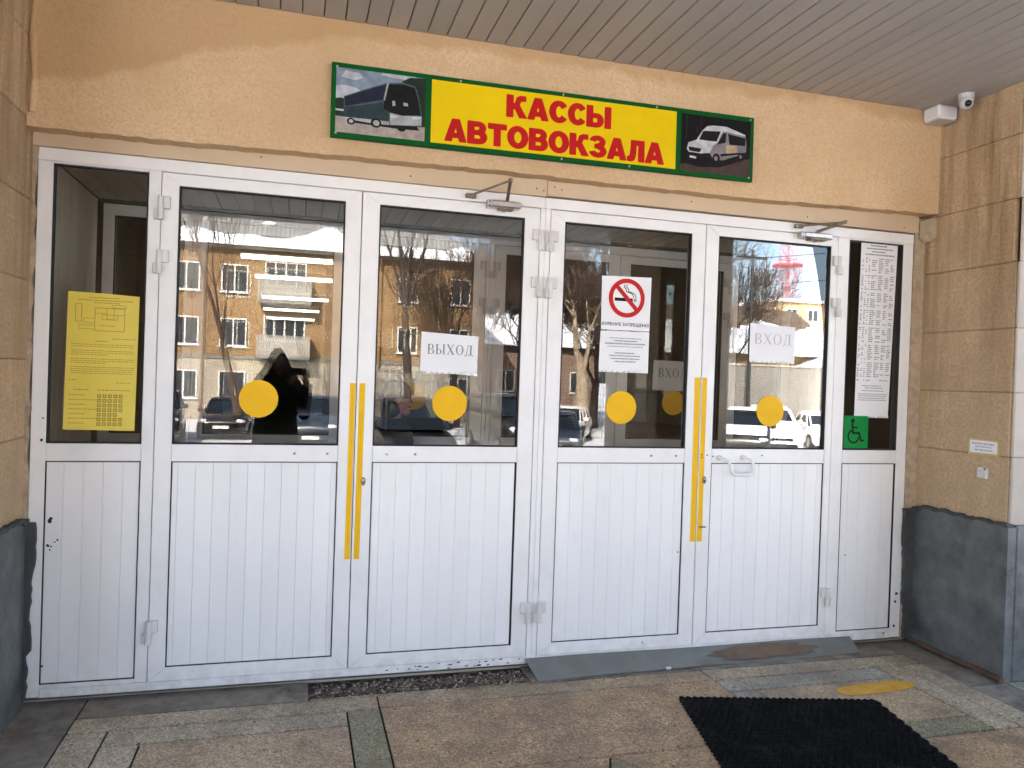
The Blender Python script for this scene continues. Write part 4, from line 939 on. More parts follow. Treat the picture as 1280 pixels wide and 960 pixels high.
for k in range(34):
    a = 2*math.pi*k/34; e = rnd.uniform(.75, 1.1)
    pl.append((2.62+.36*e*math.cos(a), .5+.42*e*math.sin(a)))
mb.add([(px_, -.004-.145*q, .0605-.047*q+.0015*math.sin(px_*5)) for px_, q in pl]+[(px_, -.004-.145*q, .0590-.047*q) for px_, q in pl], [tuple(range(34)), tuple(range(67, 33, -1))]+[(i, (i+1) % 34, (i+1) % 34+34, i+34) for i in range(34)])
mb.build('worn_patch', surf('worn_brown_ramp', (.19, .125, .08), (.13, .09, .06), 14, .9, .05, .5, 80, .004), t)
mb = MB(); mb.ball((1.98, -.165, .012), (.018, .008, .010), 10, 6); tag(mb.build('bottle_cap', 'plastic_white', None, 60, org=(1.98, -.165, 0)), 'tiny white cap lying at the ramp edge', 'litter')

t = thing('rubber_mat', 'black studded rubber mat on the terrazzo floor', 'mat', (1.86, -.51, .0), local=True)
t.rotation_euler = (0, 0, math.atan2(-.223, .966))
MW, ML, P = .99, 1.55, .033
mb = MB(); pts = []
nxs, nys = int(MW/P), int(ML/P)
for i in range(nxs): pts += [(i*P, 0), (i*P+P*.5, .010)]
for i in range(nys): pts += [(MW, -i*P), (MW+.010, -i*P-P*.5)]
for i in range(nxs): pts += [(MW-i*P, -ML), (MW-i*P-P*.5, -ML-.01)]
for i in range(nys): pts += [(0, -ML+i*P), (-.010, -ML+i*P+P*.5)]
mb.prism(pts, 'z', .0015, .007); mb.build('mat_base', 'rubber', t)
mb = MB()
for j in range(nys):
    for i in range(nxs):
        x = (i+.5+(.25 if j % 2 else -.25))*P; yy = -(j+.5)*P; r = P*.40; h = .015
        rot = (i*7+j*3) % 6*.35
        ring = lambda rr, z: [(x+rr*math.cos(rot+k*math.pi/3), yy+rr*math.sin(rot+k*math.pi/3), z) for k in range(6)]
        mb.loft([ring(r, .006), ring(r*.86, h), ring(r*.55, h), ring(r*.5, .008)], cap=False)
tag(mb.build('stud', 'rubber', t), kind='stuff')

mb = MB(); pts = []
for k in range(40):
    a = 2*math.pi*k/40; e = rnd.uniform(.93, 1.05)
    pts.append((2.945+.245*e*math.copysign(abs(math.cos(a))**.6, math.cos(a)), -.597+.058*e*math.copysign(abs(math.sin(a))**.7, math.sin(a))-.03*math.cos(a)*0))
mb.prism([(p[0], p[1]+.05*(p[0]-2.945)) for p in pts], 'z', .0025, .0035)
tag(mb.build('yellow_mark', 'patch', None, org=(2.945, -.6, 0)), 'worn yellow paint patch on the floor behind the mat', 'marking')
mb = MB()
nx_, ny_ = 60, 12
vs = [(.09+1.12*i/nx_, -.168+.205*j/ny_, -.016+rnd.uniform(-.004, .010)*(0.2 if j in (0,) else 1)) for i in range(nx_+1) for j in range(ny_+1)]
fs = [(i*(ny_+1)+j, (i+1)*(ny_+1)+j, (i+1)*(ny_+1)+j+1, i*(ny_+1)+j+1) for i in range(nx_) for j in range(ny_)]
mb.add(vs, fs); o = mb.build('screed_bed', 'gravel', None, 60); tag(o, kind='structure')
mb = MB()
for k in range(900):
    x, yy = rnd.uniform(.12, 1.19), rnd.uniform(-.16, -.0); r = rnd.choice((.003, .004, .005, .008, .011))*rnd.uniform(.7, 1.2)
    zc = -.012+rnd.uniform(0, .006); a = rnd.uniform(0, 6)
    vs = [(x+r*math.cos(a), yy+r*math.sin(a), zc), (x+r*math.cos(a+2.2), yy+r*math.sin(a+2.2), zc), (x+r*math.cos(a+4.1), yy+r*math.sin(a+4.1), zc), (x, yy, zc+r*.9), (x, yy, zc-r*.5)]
    mb.add(vs, [(0, 1, 3), (1, 2, 3), (2, 0, 3), (1, 0, 4), (2, 1, 4), (0, 2, 4)], rnd.choice((0, 0, 1)))
tag(mb.build('gravel', ['gravel', 'pebble']), 'loose broken stones under the exit door leaf', 'gravel', kind='stuff')
mb = MB()
for k in range(260):
    x, yy = rnd.uniform(-1.1, 3.6), rnd.uniform(-1.2, -.02); r = rnd.uniform(.0015, .0045); a = rnd.uniform(0, 6)
    vs = [(x+r*1.5*math.cos(a), yy+r*1.5*math.sin(a), .001), (x+r*math.cos(a+2.2), yy+r*math.sin(a+2.2), .001), (x+r*math.cos(a+4.1), yy+r*math.sin(a+4.1), .001), (x, yy, .001+r)]
    mb.add(vs, [(0, 1, 3), (1, 2, 3), (2, 0, 3), (0, 2, 1)])
tag(mb.build('grit', 'gravel'), 'dark grit scattered over the terrazzo floor', 'grit', kind='stuff')

# ------------------------------------------------------------------ hall lamps
for i, (xa, yy) in enumerate(((-.72, 5.98), (-.66, 8.0), (-.70, 11.3), (-.80, 14.25), (-.84, 17.3))):
    t = thing('ceiling_lamp', ('lit fluorescent ceiling lamp in the hall, nearest and topmost of five', 'second lit fluorescent lamp from the top in the hall', 'middle lit fluorescent lamp of the five in the hall', 'fourth lit fluorescent lamp from the top in the hall', 'farthest and lowest lit fluorescent lamp in the hall')[i], 'lamp', (xa+.6, yy, 2.9), 'hall lamps')
    mb = MB(); mb.box(xa, xa+1.25, yy-.08, yy+.08, 2.95, 3.0, .01); mb.build('housing', 'plastic_white', t)
    for d in (-.04, .04):
        mb = MB(); mb.tube([(xa+.02, yy+d, 2.925), (xa+1.23, yy+d, 2.925)], .019, 10); mb.build('tube', 'tube', t, 40)

# ------------------------------------------------------------------ across the car park (seen mirrored in the glass)
def window(t, xc, zc, w, h, y, n=2):
    """y is the wall face towards the station; opening is cut as a dark recess with frame, panes and sill"""
    mb = MB()
    b = .07
    for a in ((xc-w/2, xc+w/2, zc-h/2, zc-h/2+b), (xc-w/2, xc+w/2, zc+h/2-b, zc+h/2), (xc-w/2, xc-w/2+b, zc-h/2+b, zc+h/2-b), (xc+w/2-b, xc+w/2, zc-h/2+b, zc+h/2-b)): mb.box(a[0], a[1], y-.02, y+.05, a[2], a[3])
    for k in range(1, n): mb.box(xc-w/2+w*k/n-b/2, xc-w/2+w*k/n+b/2, y-.02, y+.045, zc-h/2+b, zc+h/2-b)
    o = mb.build('window', 'win_frame', t)
    mb = MB(); mb.box(xc-w/2+b, xc+w/2-b, y-.02, y+.008, zc-h/2+b, zc+h/2-b); mb.build('pane', 'win_dark', o)
    mb = MB(); mb.box(xc-w/2-.06, xc+w/2+.06, y-.02, y+.12, zc-h/2-.05, zc-h/2-.002); mb.build('sill', 'win_frame', o)
BY = -36.0
ap = thing('apartment_house', 'three storey yellow brick house with snowy corrugated roof mirrored in glass', 'building', (-3, BY, LOT))
mb = MB(); mb.box(-16, 9.6, BY-11, BY, 2.05, 7.5); mb.build('brick_wall', 'brick', ap)
mb = MB(); mb.box(-16.03, 9.63, BY-11.03, BY+.03, LOT, 2.045); mb.build('plaster_base', 'plaster_pale', ap)
mb = MB(); mb.box(-16.08, 9.68, BY-11.05, BY+.08, 2.046, 2.20); mb.build('string_course', 'plaster_white', ap)
mb = MB(); mb.box(-16.3, 9.9, BY-11.3, BY+.30, 7.46, 7.62); mb.build('cornice', 'plaster_pale', ap)
mb = MB(); rz = 11.6
ev = [(-16.5, BY+.45, 7.62), (10.1, BY+.45, 7.62), (10.1, BY-11.5, 7.62), (-16.5, BY-11.5, 7.62)]; rg = [(-10.5, BY-5.5, rz), (4.9, BY-5.5, rz)]
mb.add(ev+rg+[(p[0], p[1], p[2]-.05) for p in ev], [(0, 1, 5, 4), (1, 2, 5), (2, 3, 4, 5), (3, 0, 4), (6, 7, 8, 9), (0, 1, 7, 6), (1, 2, 8, 7), (2, 3, 9, 8), (3, 0, 6, 9)])
rf = mb.build('roof', 'asbestos', ap)
mb = MB(); k = 90; up_ = []
for i in range(k+1):
    x = -16.3+26.2*i/k
    d = .75+.18*math.sin(x*.9)+.15*math.sin(x*2.3+1)+rnd.uniform(-.08, .08)+1.3*math.exp(-((x-1.4)/.8)**2); d = max(.35, d)
    up_.append((x, d))
sl = (rz-7.62)/5.95
def rp(x, d, h): return (x, BY+.45-d, 7.62+sl*d+h)
rings = [[rp(x, -.06, .0), rp(x, -.05, .22), rp(x, d*.5, .30), rp(x, d, .16), rp(x, d+.05, .0)] for x, d in up_]
mb.loft(rings); mb.build('snow_cover', 'snow', rf, 70)
mb = MB()
for x, d, r in ((-4.2, 2.6, .3), (-3.7, 2.65, .2), (-1.6, 2.2, .22)): mb.ball(rp(x, d, .02), (r*1.8, r, .14), 8, 5)
mb.build('snow_patch', 'snow', rf, 60)
cols = [-13.6, -10.9, -8.1, -5.3, -3.1, 2.7, 5.45, 8.2]
for x in cols:
    for zc in (6.0, 3.36, .77): window(ap, x, zc, 1.25 if x < 5 else 1.05, 1.38, BY+(.03 if zc < 2 else 0), 2 if int(x*10) % 3 else 3)
for zc in (6.0, 3.30):
    window(ap, -.7, zc+.35, 2.0, 1.2, BY, 4)
    mb = MB(); mb.box(-1.95, .55, BY, BY+1.1, zc-1.18, zc-1.05); bl = mb.build('balcony', 'plaster_white', ap)
    for i in range(21):
        q = MB(); q.box(-1.95+i*.12, -1.95+i*.12+.10, BY+1.05, BY+1.08, zc-1.04, zc-.1); q.build('railing_slat', 'rail_grey', bl)
    q = MB(); q.box(-1.97, .57, BY+1.03, BY+1.10, zc-.1, zc-.05); q.box(-1.97, -1.93, BY, BY+1.03, zc-1.05, zc-.05); q.box(.53, .57, BY, BY+1.03, zc-1.05, zc-.05); q.build('railing', 'rail_grey', bl)
window(ap, -.7, .77, 1.4, 1.38, BY+.03)
for x in (-4.5, 4.0, 9.35):
    mb = MB(); mb.tube([(x, BY+.36, 7.5), (x, BY+.12, 7.2), (x, BY+.12, LOT+.2)], .06, 8); mb.build('drainpipe', 'gutter', ap, 40)
mb = MB(); mb.box(-.6, .3, BY-5.9, BY-5.1, rz-.4, rz+.9); mb.build('chimney', 'brick', ap)

# white picket fence beside the house
t = thing('picket_fence', 'white board fence mirrored beside the exit paper', 'fence', (4.6, -30, LOT))
for i in range(14):
    mb = MB(); mb.box(2.6+i*.27, 2.6+i*.27+.2, -30.02, -29.98, LOT+.02, 1.75, .01); mb.build('slat', 'plaster_white', t)
for z in (LOT+.5, 1.2):
    mb = MB(); mb.box(2.5, 6.5, -30.08, -30.021, z, z+.1); mb.build('rail', 'plaster_white', t)

# low house with a snowed roof, beige wall and yard wall
t = thing('low_house', 'low house with snow covered gable roof mirrored below the radio mast', 'building', (25, -32, LOT))
mb = MB(); mb.box(18.5, 27.5, -38, -32, LOT, 3.5); mb.build('wall', 'tan_block', t)
mb = MB(); mb.add([(17.6, -31.2, 3.35), (28.6, -31.2, 3.35), (28.6, -38.6, 3.35), (17.6, -38.6, 3.35), (17.6, -34.9, 6.4), (28.0, -34.9, 6.0)], [(0, 1, 5, 4), (1, 2, 5), (2, 3, 4, 5), (3, 0, 4), (0, 1, 2, 3)]); r2 = mb.build('roof', surf('old_brown_roof', (.10, .075, .05), (.07, .05, .035), 2, .9), t)
mb = MB(); rings = []
for i in range(40):
    x = 17.9+10.4*i/39; d = 1.9+.35*math.sin(x*1.6)+rnd.uniform(-.12, .12); s2 = (6.2-3.35)/3.7
    q = lambda dd, h: (x, -31.2-dd, 3.35+s2*dd+h)
    rings.append([q(-.06, -.06), q(-.08, .22), q(d*.5, .28), q(d, .14), q(d+.05, 0)])
mb.loft(rings); mb.build('snow_cover', 'snow', r2, 70)
for x in (20.5, 24.4): window(t, x, 1.9, 1.2, 1.2, -32.0)
t = thing('yard_wall', 'pale weathered yard wall mirrored behind the parked white cars', 'wall', (22, -27, LOT))
mb = MB(); mb.box(14.6, 26.2, -27.2, -27, LOT, 2.5); mb.build('wall_body', 'plaster_white', t)
mb = MB(); mb.box(14.5, 26.3, -27.25, -26.95, 2.5, 2.58); mb.build('coping', 'plaster_pale', t)
mb = MB(); mb.box(15.2, 16.6, -26.99, -26.94, LOT, 1.3); gt = mb.build('gate', 'win_dark', t)
t = thing('garage', 'white gable garage mirrored at the right edge of the glass', 'building', (28, -33, LOT))
mb = MB(); mb.prism([(24.6, LOT), (31.5, LOT), (31.5, 1.8), (28.2, 3.4), (24.6, 1.8)], 'y', -33, -28.5); mb.build('wall', 'plaster_white', t)
mb = MB(); mb.prism([(24.2, 1.7), (28.2, 3.5), (31.9, 1.7), (31.9, 1.95), (28.2, 3.78), (24.2, 1.95)], 'y', -33.4, -28.2); mb.build('roof', 'snow', t)
t = thing('tan_apartment_block', 'distant tan apartment block mirrored at the foot of the radio mast', 'building', (66, -80, LOT))
mb = MB(); mb.box(58, 88, -92, -80, LOT, 12.4); mb.build('wall', 'tan_block', t)
mb = MB(); mb.box(57.6, 88.4, -92.4, -79.6, 12.4, 12.8); mb.build('roof', 'snow', t)
for i in range(9):
    for z in (2.2, 5.1, 8.0, 10.8): window(t, 60+i*3.1, z, 1.6, 1.5, -80)
t = thing('brown_house', 'brown shed roofed house mirrored behind the bare trees', 'building', (11, -44, LOT))
mb = MB(); mb.box(11.5, 19.5, -50, -44, LOT, 3.8); mb.build('wall', surf('brown_plaster', (.24, .16, .12), (.18, .12, .09), 1, .9), t)
mb = MB(); mb.prism([(-50.6, 3.7), (-43.4, 3.7), (-47, 6.0)], 'x', 11.0, 20.0); mb.build('roof', 'snow', t)
for x in (13, 15.5, 18): window(t, x, 1.4, 1.2, 1.4, -44)

# lattice radio mast
t = thing('radio_mast', 'red and white lattice radio mast mirrored in the right-hand leaf', 'mast', (80.3, -110, LOT))
def lev(z): return 3.4-2.35*min(1, max(0, (z-0)/16.0)) if z < 16 else 1.05+.0*(z-16)
def leg(z): return 6.0*max(0, 1-(z+1)/17.5)**1.3+1.0
zs_ = [-1, 3, 6.5, 9.5, 12, 14, 16, 18.5, 21, 23.5, 26, 28.5, 31, 34, 37, 40, 44]
for si, (za, zb_) in enumerate(zip(zs_, zs_[1:])):
    mb = MB(); ra, rb = leg(za), leg(zb_); wdt = .08 if za < 16 else .055
    q = [(80.3+sx*r, -110+sy*r, z) for z, r in ((za, ra), (zb_, rb)) for sx, sy in ((-1, -1), (1, -1), (1, 1), (-1, 1))]
    for k in range(4):
        k2 = (k+1) % 4
        mb.tube([q[k], q[k+4]], wdt, 4); mb.tube([q[k], q[k2+4]], wdt*.6, 4); mb.tube([q[k2], q[k+4]], wdt*.6, 4); mb.tube([q[k+4], q[k2+4]], wdt*.7, 4)
    mb.build('mast_section', 'mast_white' if za < 15 or 26 <= za < 34 else 'mast_red', t)
for z in (16.2, 22.3):
    mb = MB(); mb.tube([(80.3, -110, z), (80.3, -110, z+.25)], 2.5, 20); mb.build('platform', 'mast_red', t)
    for k in range(14):
        a = 2*math.pi*k/14; mb = MB(); mb.tube([(80.3+2.35*math.cos(a), -110+2.35*math.sin(a), z-2.6 if z > 20 else z-.1), (80.3+2.35*math.cos(a), -110+2.35*math.sin(a), z+1.2)], .03, 4); mb.build('stanchion', 'mast_red', t)
mb = MB(); mb.tube([(80.3, -110, -1), (80.3, -110, 46)], .07, 6); mb.build('core_pole', 'mast_red', t)

# street pole and overhead wires
t = thing('utility_pole', 'dark utility pole mirrored beside the round dot of the right leaf', 'pole', (19.3, -26, LOT))
mb = MB(); mb.tube([(19.3, -26, LOT), (19.3, -26, 3.0), (19.3, -26, 7.6)], [.09, .08, .06], 10); mb.build('shaft', 'cable', t, 40)
mb = MB(); mb.box(18.6, 20, -26.06, -25.94, 7.2, 7.32); mb.build('crossarm', 'cable', t)
def wire(a, b, sag, label):
    mb = MB(); a, b = Vector(a), Vector(b)
    mb.tube([a.lerp(b, i/24)-Vector((0, 0, sag*4*(i/24)*(1-i/24))) for i in range(25)], .02, 5)
    tag(mb.build('overhead_wire', 'cable', None, org=tuple(a)), label, 'wire', 'overhead wires')
wire((8, -30, 6.4), (46, -30, 12.0), .5, 'upper overhead wire crossing the mirrored sky'); wire((8, -30, 5.2), (46, -30, 10.6), .6, 'lower overhead wire crossing the mirrored radio mast')

# ------------------------------------------------------------------ bare trees
def grow(mb_t, mb_c, p, d, r, L, depth, rg, up=.15, spread=.55, kids=3, gnarl=.18, minr=.006):
    segs = 4; pts = [p.copy()]; rad = [r]; q = p.copy(); dd = d.copy()
    for i in range(segs):
        dd = (dd+Vector((rg.uniform(-1, 1), rg.uniform(-1, 1), rg.uniform(-.6, 1)))*gnarl+Vector((0, 0, up*.2))).normalized()
        q = q+dd*L/segs; pts.append(q.copy()); rad.append(max(minr, r*(1-.42*(i+1)/segs)))
    (mb_t if depth >= 5 else mb_c).tube(pts, rad, 8 if depth >= 5 else (5 if depth >= 3 else 3), cap=depth >= 5)
    if depth <= 0: return
    n = kids+(1 if rg.random() < .4 else 0)
    for k in range(n):
        i = segs if k == 0 else rg.randint(1 if depth < 5 else 3, segs)
        a = rg.uniform(0, 6.283); s = spread*rg.uniform(.5, 1.25) if k else spread*.35
        side = dd.cross(Vector((math.cos(a), math.sin(a), .3))).normalized()
        nd = (dd*math.cos(s)+side*math.sin(s)+Vector((0, 0, up*.5))).normalized()
        grow(mb_t, mb_c, pts[i], nd, rad[i]*(.72 if k == 0 else rg.uniform(.42, .62)), L*rg.uniform(.62, .84), depth-1, rg, up, spread, kids, gnarl, minr)
def tree(name, label, base, seed, r, L, depth=6, lean=(0, 0), up=.15, spread=.55, kids=3, bark='bark', twig='twig', gnarl=.15, first=None, minr=.013):
    rg = random.Random(seed); t = thing(name, label, 'tree', base, 'bare trees across the car park', local=True)
    a, b = MB(), MB(); grow(a, b, Vector((0, 0, 0)), Vector((lean[0], lean[1], 1)).normalized(), r, first or L, depth, rg, up, spread, kids, gnarl, minr)
    a.build('trunk', bark, t, 60); b.build('crown', twig, t, 60)
    return t
tree('bare_tree', 'leaning bare tree mirrored left of the photographer', (-1.7, -25, LOT), 5, .17, 2.1, 7, (-.42, .05), .5, .5, 3, 'twig', 'twig', .10, 3.6)
tree('bare_tree', 'pollarded bare tree mirrored left of the exit paper', (3.7, -22, LOT), 12, .19, 1.7, 7, (.0, 0), .40, .52, 3, 'bark', 'bark', .09, 4.6)
tree('bare_tree', 'bare tree with thick sunlit trunk mirrored above the white car', (12.3, -28, LOT), 21, .40, 2.5, 7, (.04, 0), .12, .7, 3, 'bark_pale', 'twig', .2, 3.3, .016)
tree('bare_tree', 'brown bare tree mirrored in the right edge of the exit leaf', (10.2, -31, LOT), 33, .28, 2.5, 7, (.0, 0), .12, .65, 3, 'bark', 'twig', .2, 2.6, .016)
tree('bare_tree', 'bare tree mirrored behind the no smoking notice', (15.2, -34, LOT), 41, .3, 2.6, 7, (.0, 0), .12, .65, 3, 'bark', 'twig', .2, 2.6, .016)
tree('bare_tree', 'bare tree whose branches cross the mirrored radio mast', (19.6, -29.5, LOT), 57, .24, 2.3, 6, (.05, 0), .15, .6, 3, 'bark', 'bark', .18, 3.0)
tree('bare_tree', 'small bare tree mirrored before the brick house end', (7.6, -33, LOT), 63, .17, 2.2, 6, (.0, 0), .25, .5, 3, 'bark', 'twig', .12, 3.0)

# ------------------------------------------------------------------ parked cars
def make_car(label, loc, rot, paint_, kind='sedan', snow=False):
    H = dict(sedan=1.0, suv=1.22, van=1.35)[kind]
    t = thing('parked_car', label, 'car', loc, 'cars parked facing the station', local=True); t.rotation_euler = (0, 0, rot)
    Lh = 2.15
    def ring(y, zb, w, z0, cr_=.10):
        zb *= H if kind != 'sedan' else 1
        return [(-w*.86, y, z0), (-w*.99, y, z0+.12), (-w, y, z0+.25), (-w, y, zb-.16), (-w*.96, y, zb-.05), (-w*.80, y, zb), (0, y, zb+.025), (w*.80, y, zb), (w*.96, y, zb-.05), (w, y, zb-.16), (w, y, z0+.25), (w*.99, y, z0+.12), (w*.86, y, z0)]
    st_ = [(2.15, .60, .60, .36), (2.10, .68, .74, .26), (1.95, .76, .82, .20), (1.6, .84, .85, .18), (1.1, .92, .87, .18), (.6, .95, .88, .18), (-.5, .97, .88, .18), (-1.4, 1.0, .87, .18), (-1.9, .98, .84, .22), (-2.08, .92, .78, .28), (-2.15, .8, .66, .38)]
    mb = MB(); mb.loft([ring(*q) for q in st_]); body = mb.build('body', paint_, t, 50)
    zt = {'sedan': 1.44, 'suv': 1.68, 'van': 1.95}[kind]; zb = .96*(H if kind != 'sedan' else 1)-.02
    yf, yr = {'sedan': (.25, -1.05), 'suv': (.2, -1.6), 'van': (.7, -1.9)}[kind]; bf, br = {'sedan': (1.02, -1.72), 'suv': (.95, -2.0), 'van': (1.4, -2.06)}[kind]
    def gr(y0, y1, w, z, c=.14): return [(-w+c, y0, z), (w-c, y0, z), (w, y0-c*1.2, z), (w, y1+c, z), (w-c, y1, z), (-w+c, y1, z), (-w, y1+c, z), (-w, y0-c*1.2, z)]
    mb = MB(); mb.loft([gr(bf, br, .80, zb), gr((bf+yf)/2, (br+yr)/2-.1, .735, (zb+zt)/2), gr(yf, yr, .64, zt-.05)]); mb.build('window_glass', 'car_glass', t, 30)
    mb = MB(); mb.loft([gr(yf+.10, yr-.08, .665, zt-.075), gr(yf+.05, yr-.03, .65, zt-.02), gr(yf-.1, yr+.1, .52, zt+.015)]); roof = mb.build('roof', paint_, t, 50)
    mb = MB()
    for s in (-1, 1):
        for a, b in (((.70*1, bf-.02, zb), (.58, yf+.06, zt-.06)), ((.81, (bf+br)/2+.05, zb), (.655, (yf+yr)/2, zt-.06)), ((.74, br+.06, zb), (.60, yr-.03, zt-.06)), ((.80, bf-.22, zb), (.655, yf-.06, zt-.06)), ((.80, br+.3, zb), (.655, yr+.16, zt-.06))):
            mb.tube([(s*a[0], a[1], a[2]), (s*b[0], b[1], b[2])], .035, 6)
    mb.build('pillar_frame', paint_, t, 40)
    for s in (-1, 1):
        for yy in (1.30, -1.32):
            mb = MB(); mb.tube([(s*.70, yy, .31), (s*.90, yy, .31)], .31, 20); wv = mb.build('wheel', 'tyre', t, 40)
            mb = MB(); mb.tube([(s*.895, yy, .31), (s*.912, yy, .31)], [.20, .18], 14); mb.build('rim', 'rim', wv, 40)
        mb = MB(); mb.ball((s*.60, 1.98, .66*(H if kind != 'sedan' else 1)), (.19, .16, .085), 12, 6); mb.build('headlight', 'lamp_glass', t, 60)
        mb = MB(); mb.box(s*.92-.09, s*.92+.09, .78, .90, zb-.02, zb+.12, .03); mb.build('mirror', paint_, t)
    mb = MB(); mb.box(-.42, .42, 2.06, 2.165, .50, .62, .02); mb.build('grille', 'plastic_black', t)
    mb = MB(); mb.box(-.60, .60, 2.02, 2.18, .26, .40, .03); mb.build('lower_grille', 'plastic_black', t)
    mb = MB(); mb.box(-.26, .26, 2.165, 2.185, .41, .52, .004); mb.build('number_plate', 'plate', t)
    if snow:
        mb = MB(); mb.loft([gr(yf+.06, yr, .60, zt+.0), gr(yf, yr+.05, .56, zt+.06), gr(yf-.15, yr+.2, .42, zt+.08)]); mb.build('snow_cover', 'snow', t, 60)
        mb = MB(); mb.loft([[(-.72, 2.0, .76*H+.02), (.72, 2.0, .76*H+.02), (.74, 1.05, .93*H+.02), (-.74, 1.05, .93*H+.02)], [(-.66, 1.9, .80*H+.05), (.66, 1.9, .80*H+.05), (.68, 1.1, .96*H+.05), (-.68, 1.1, .96*H+.05)]]); mb.build('hood_snow', 'snow', t, 60)
    return t
make_car('black parked sedan mirrored beside the leaning tree', (-2.35, -26.5, LOT), R(4), 'paint_black')
make_car('dark car cut by the left stile in the mirrored car park', (-4.6, -24.5, LOT), R(-6), 'paint_black', 'suv')
make_car('dark blue estate mirrored right of the photographer', (.75, -22.5, LOT), R(8), 'paint_blue', 'suv')
make_car('small white hatchback mirrored between black sedan and photographer', (-.9, -30, LOT), R(5), 'paint_white')
make_car('added black van that darkens the mirrored view below the exit dot', (2.5, -14.6, LOT), R(-6), 'paint_black', 'van')  # van added to keep the glass dark around the vestibule figure
make_car('black van mirrored in the right edge of the exit leaf', (7.0, -21.5, LOT), R(-8), 'paint_black', 'van')
make_car('white sedan mirrored left of the no smoking dot', (10.6, -25.5, LOT), R(28), 'paint_white')
make_car('dark car nose before the white sedan', (8.3, -20.2, LOT), R(20), 'paint_blue')
make_car('snow covered black car mirrored left of the right-hand dot', (14.9, -19.3, LOT), R(34), 'paint_black', 'suv', True)
make_car('white estate car mirrored right of the right-hand dot', (18.2, -22.6, LOT), R(24), 'paint_white', 'suv', True)
make_car('white sedan at the right end of the mirrored car row', (21.6, -24.0, LOT), R(20), 'paint_white', 'sedan', True)
make_car('small red car half hidden in the mirrored car row', (16.4, -24.6, LOT), R(20), 'paint_red')

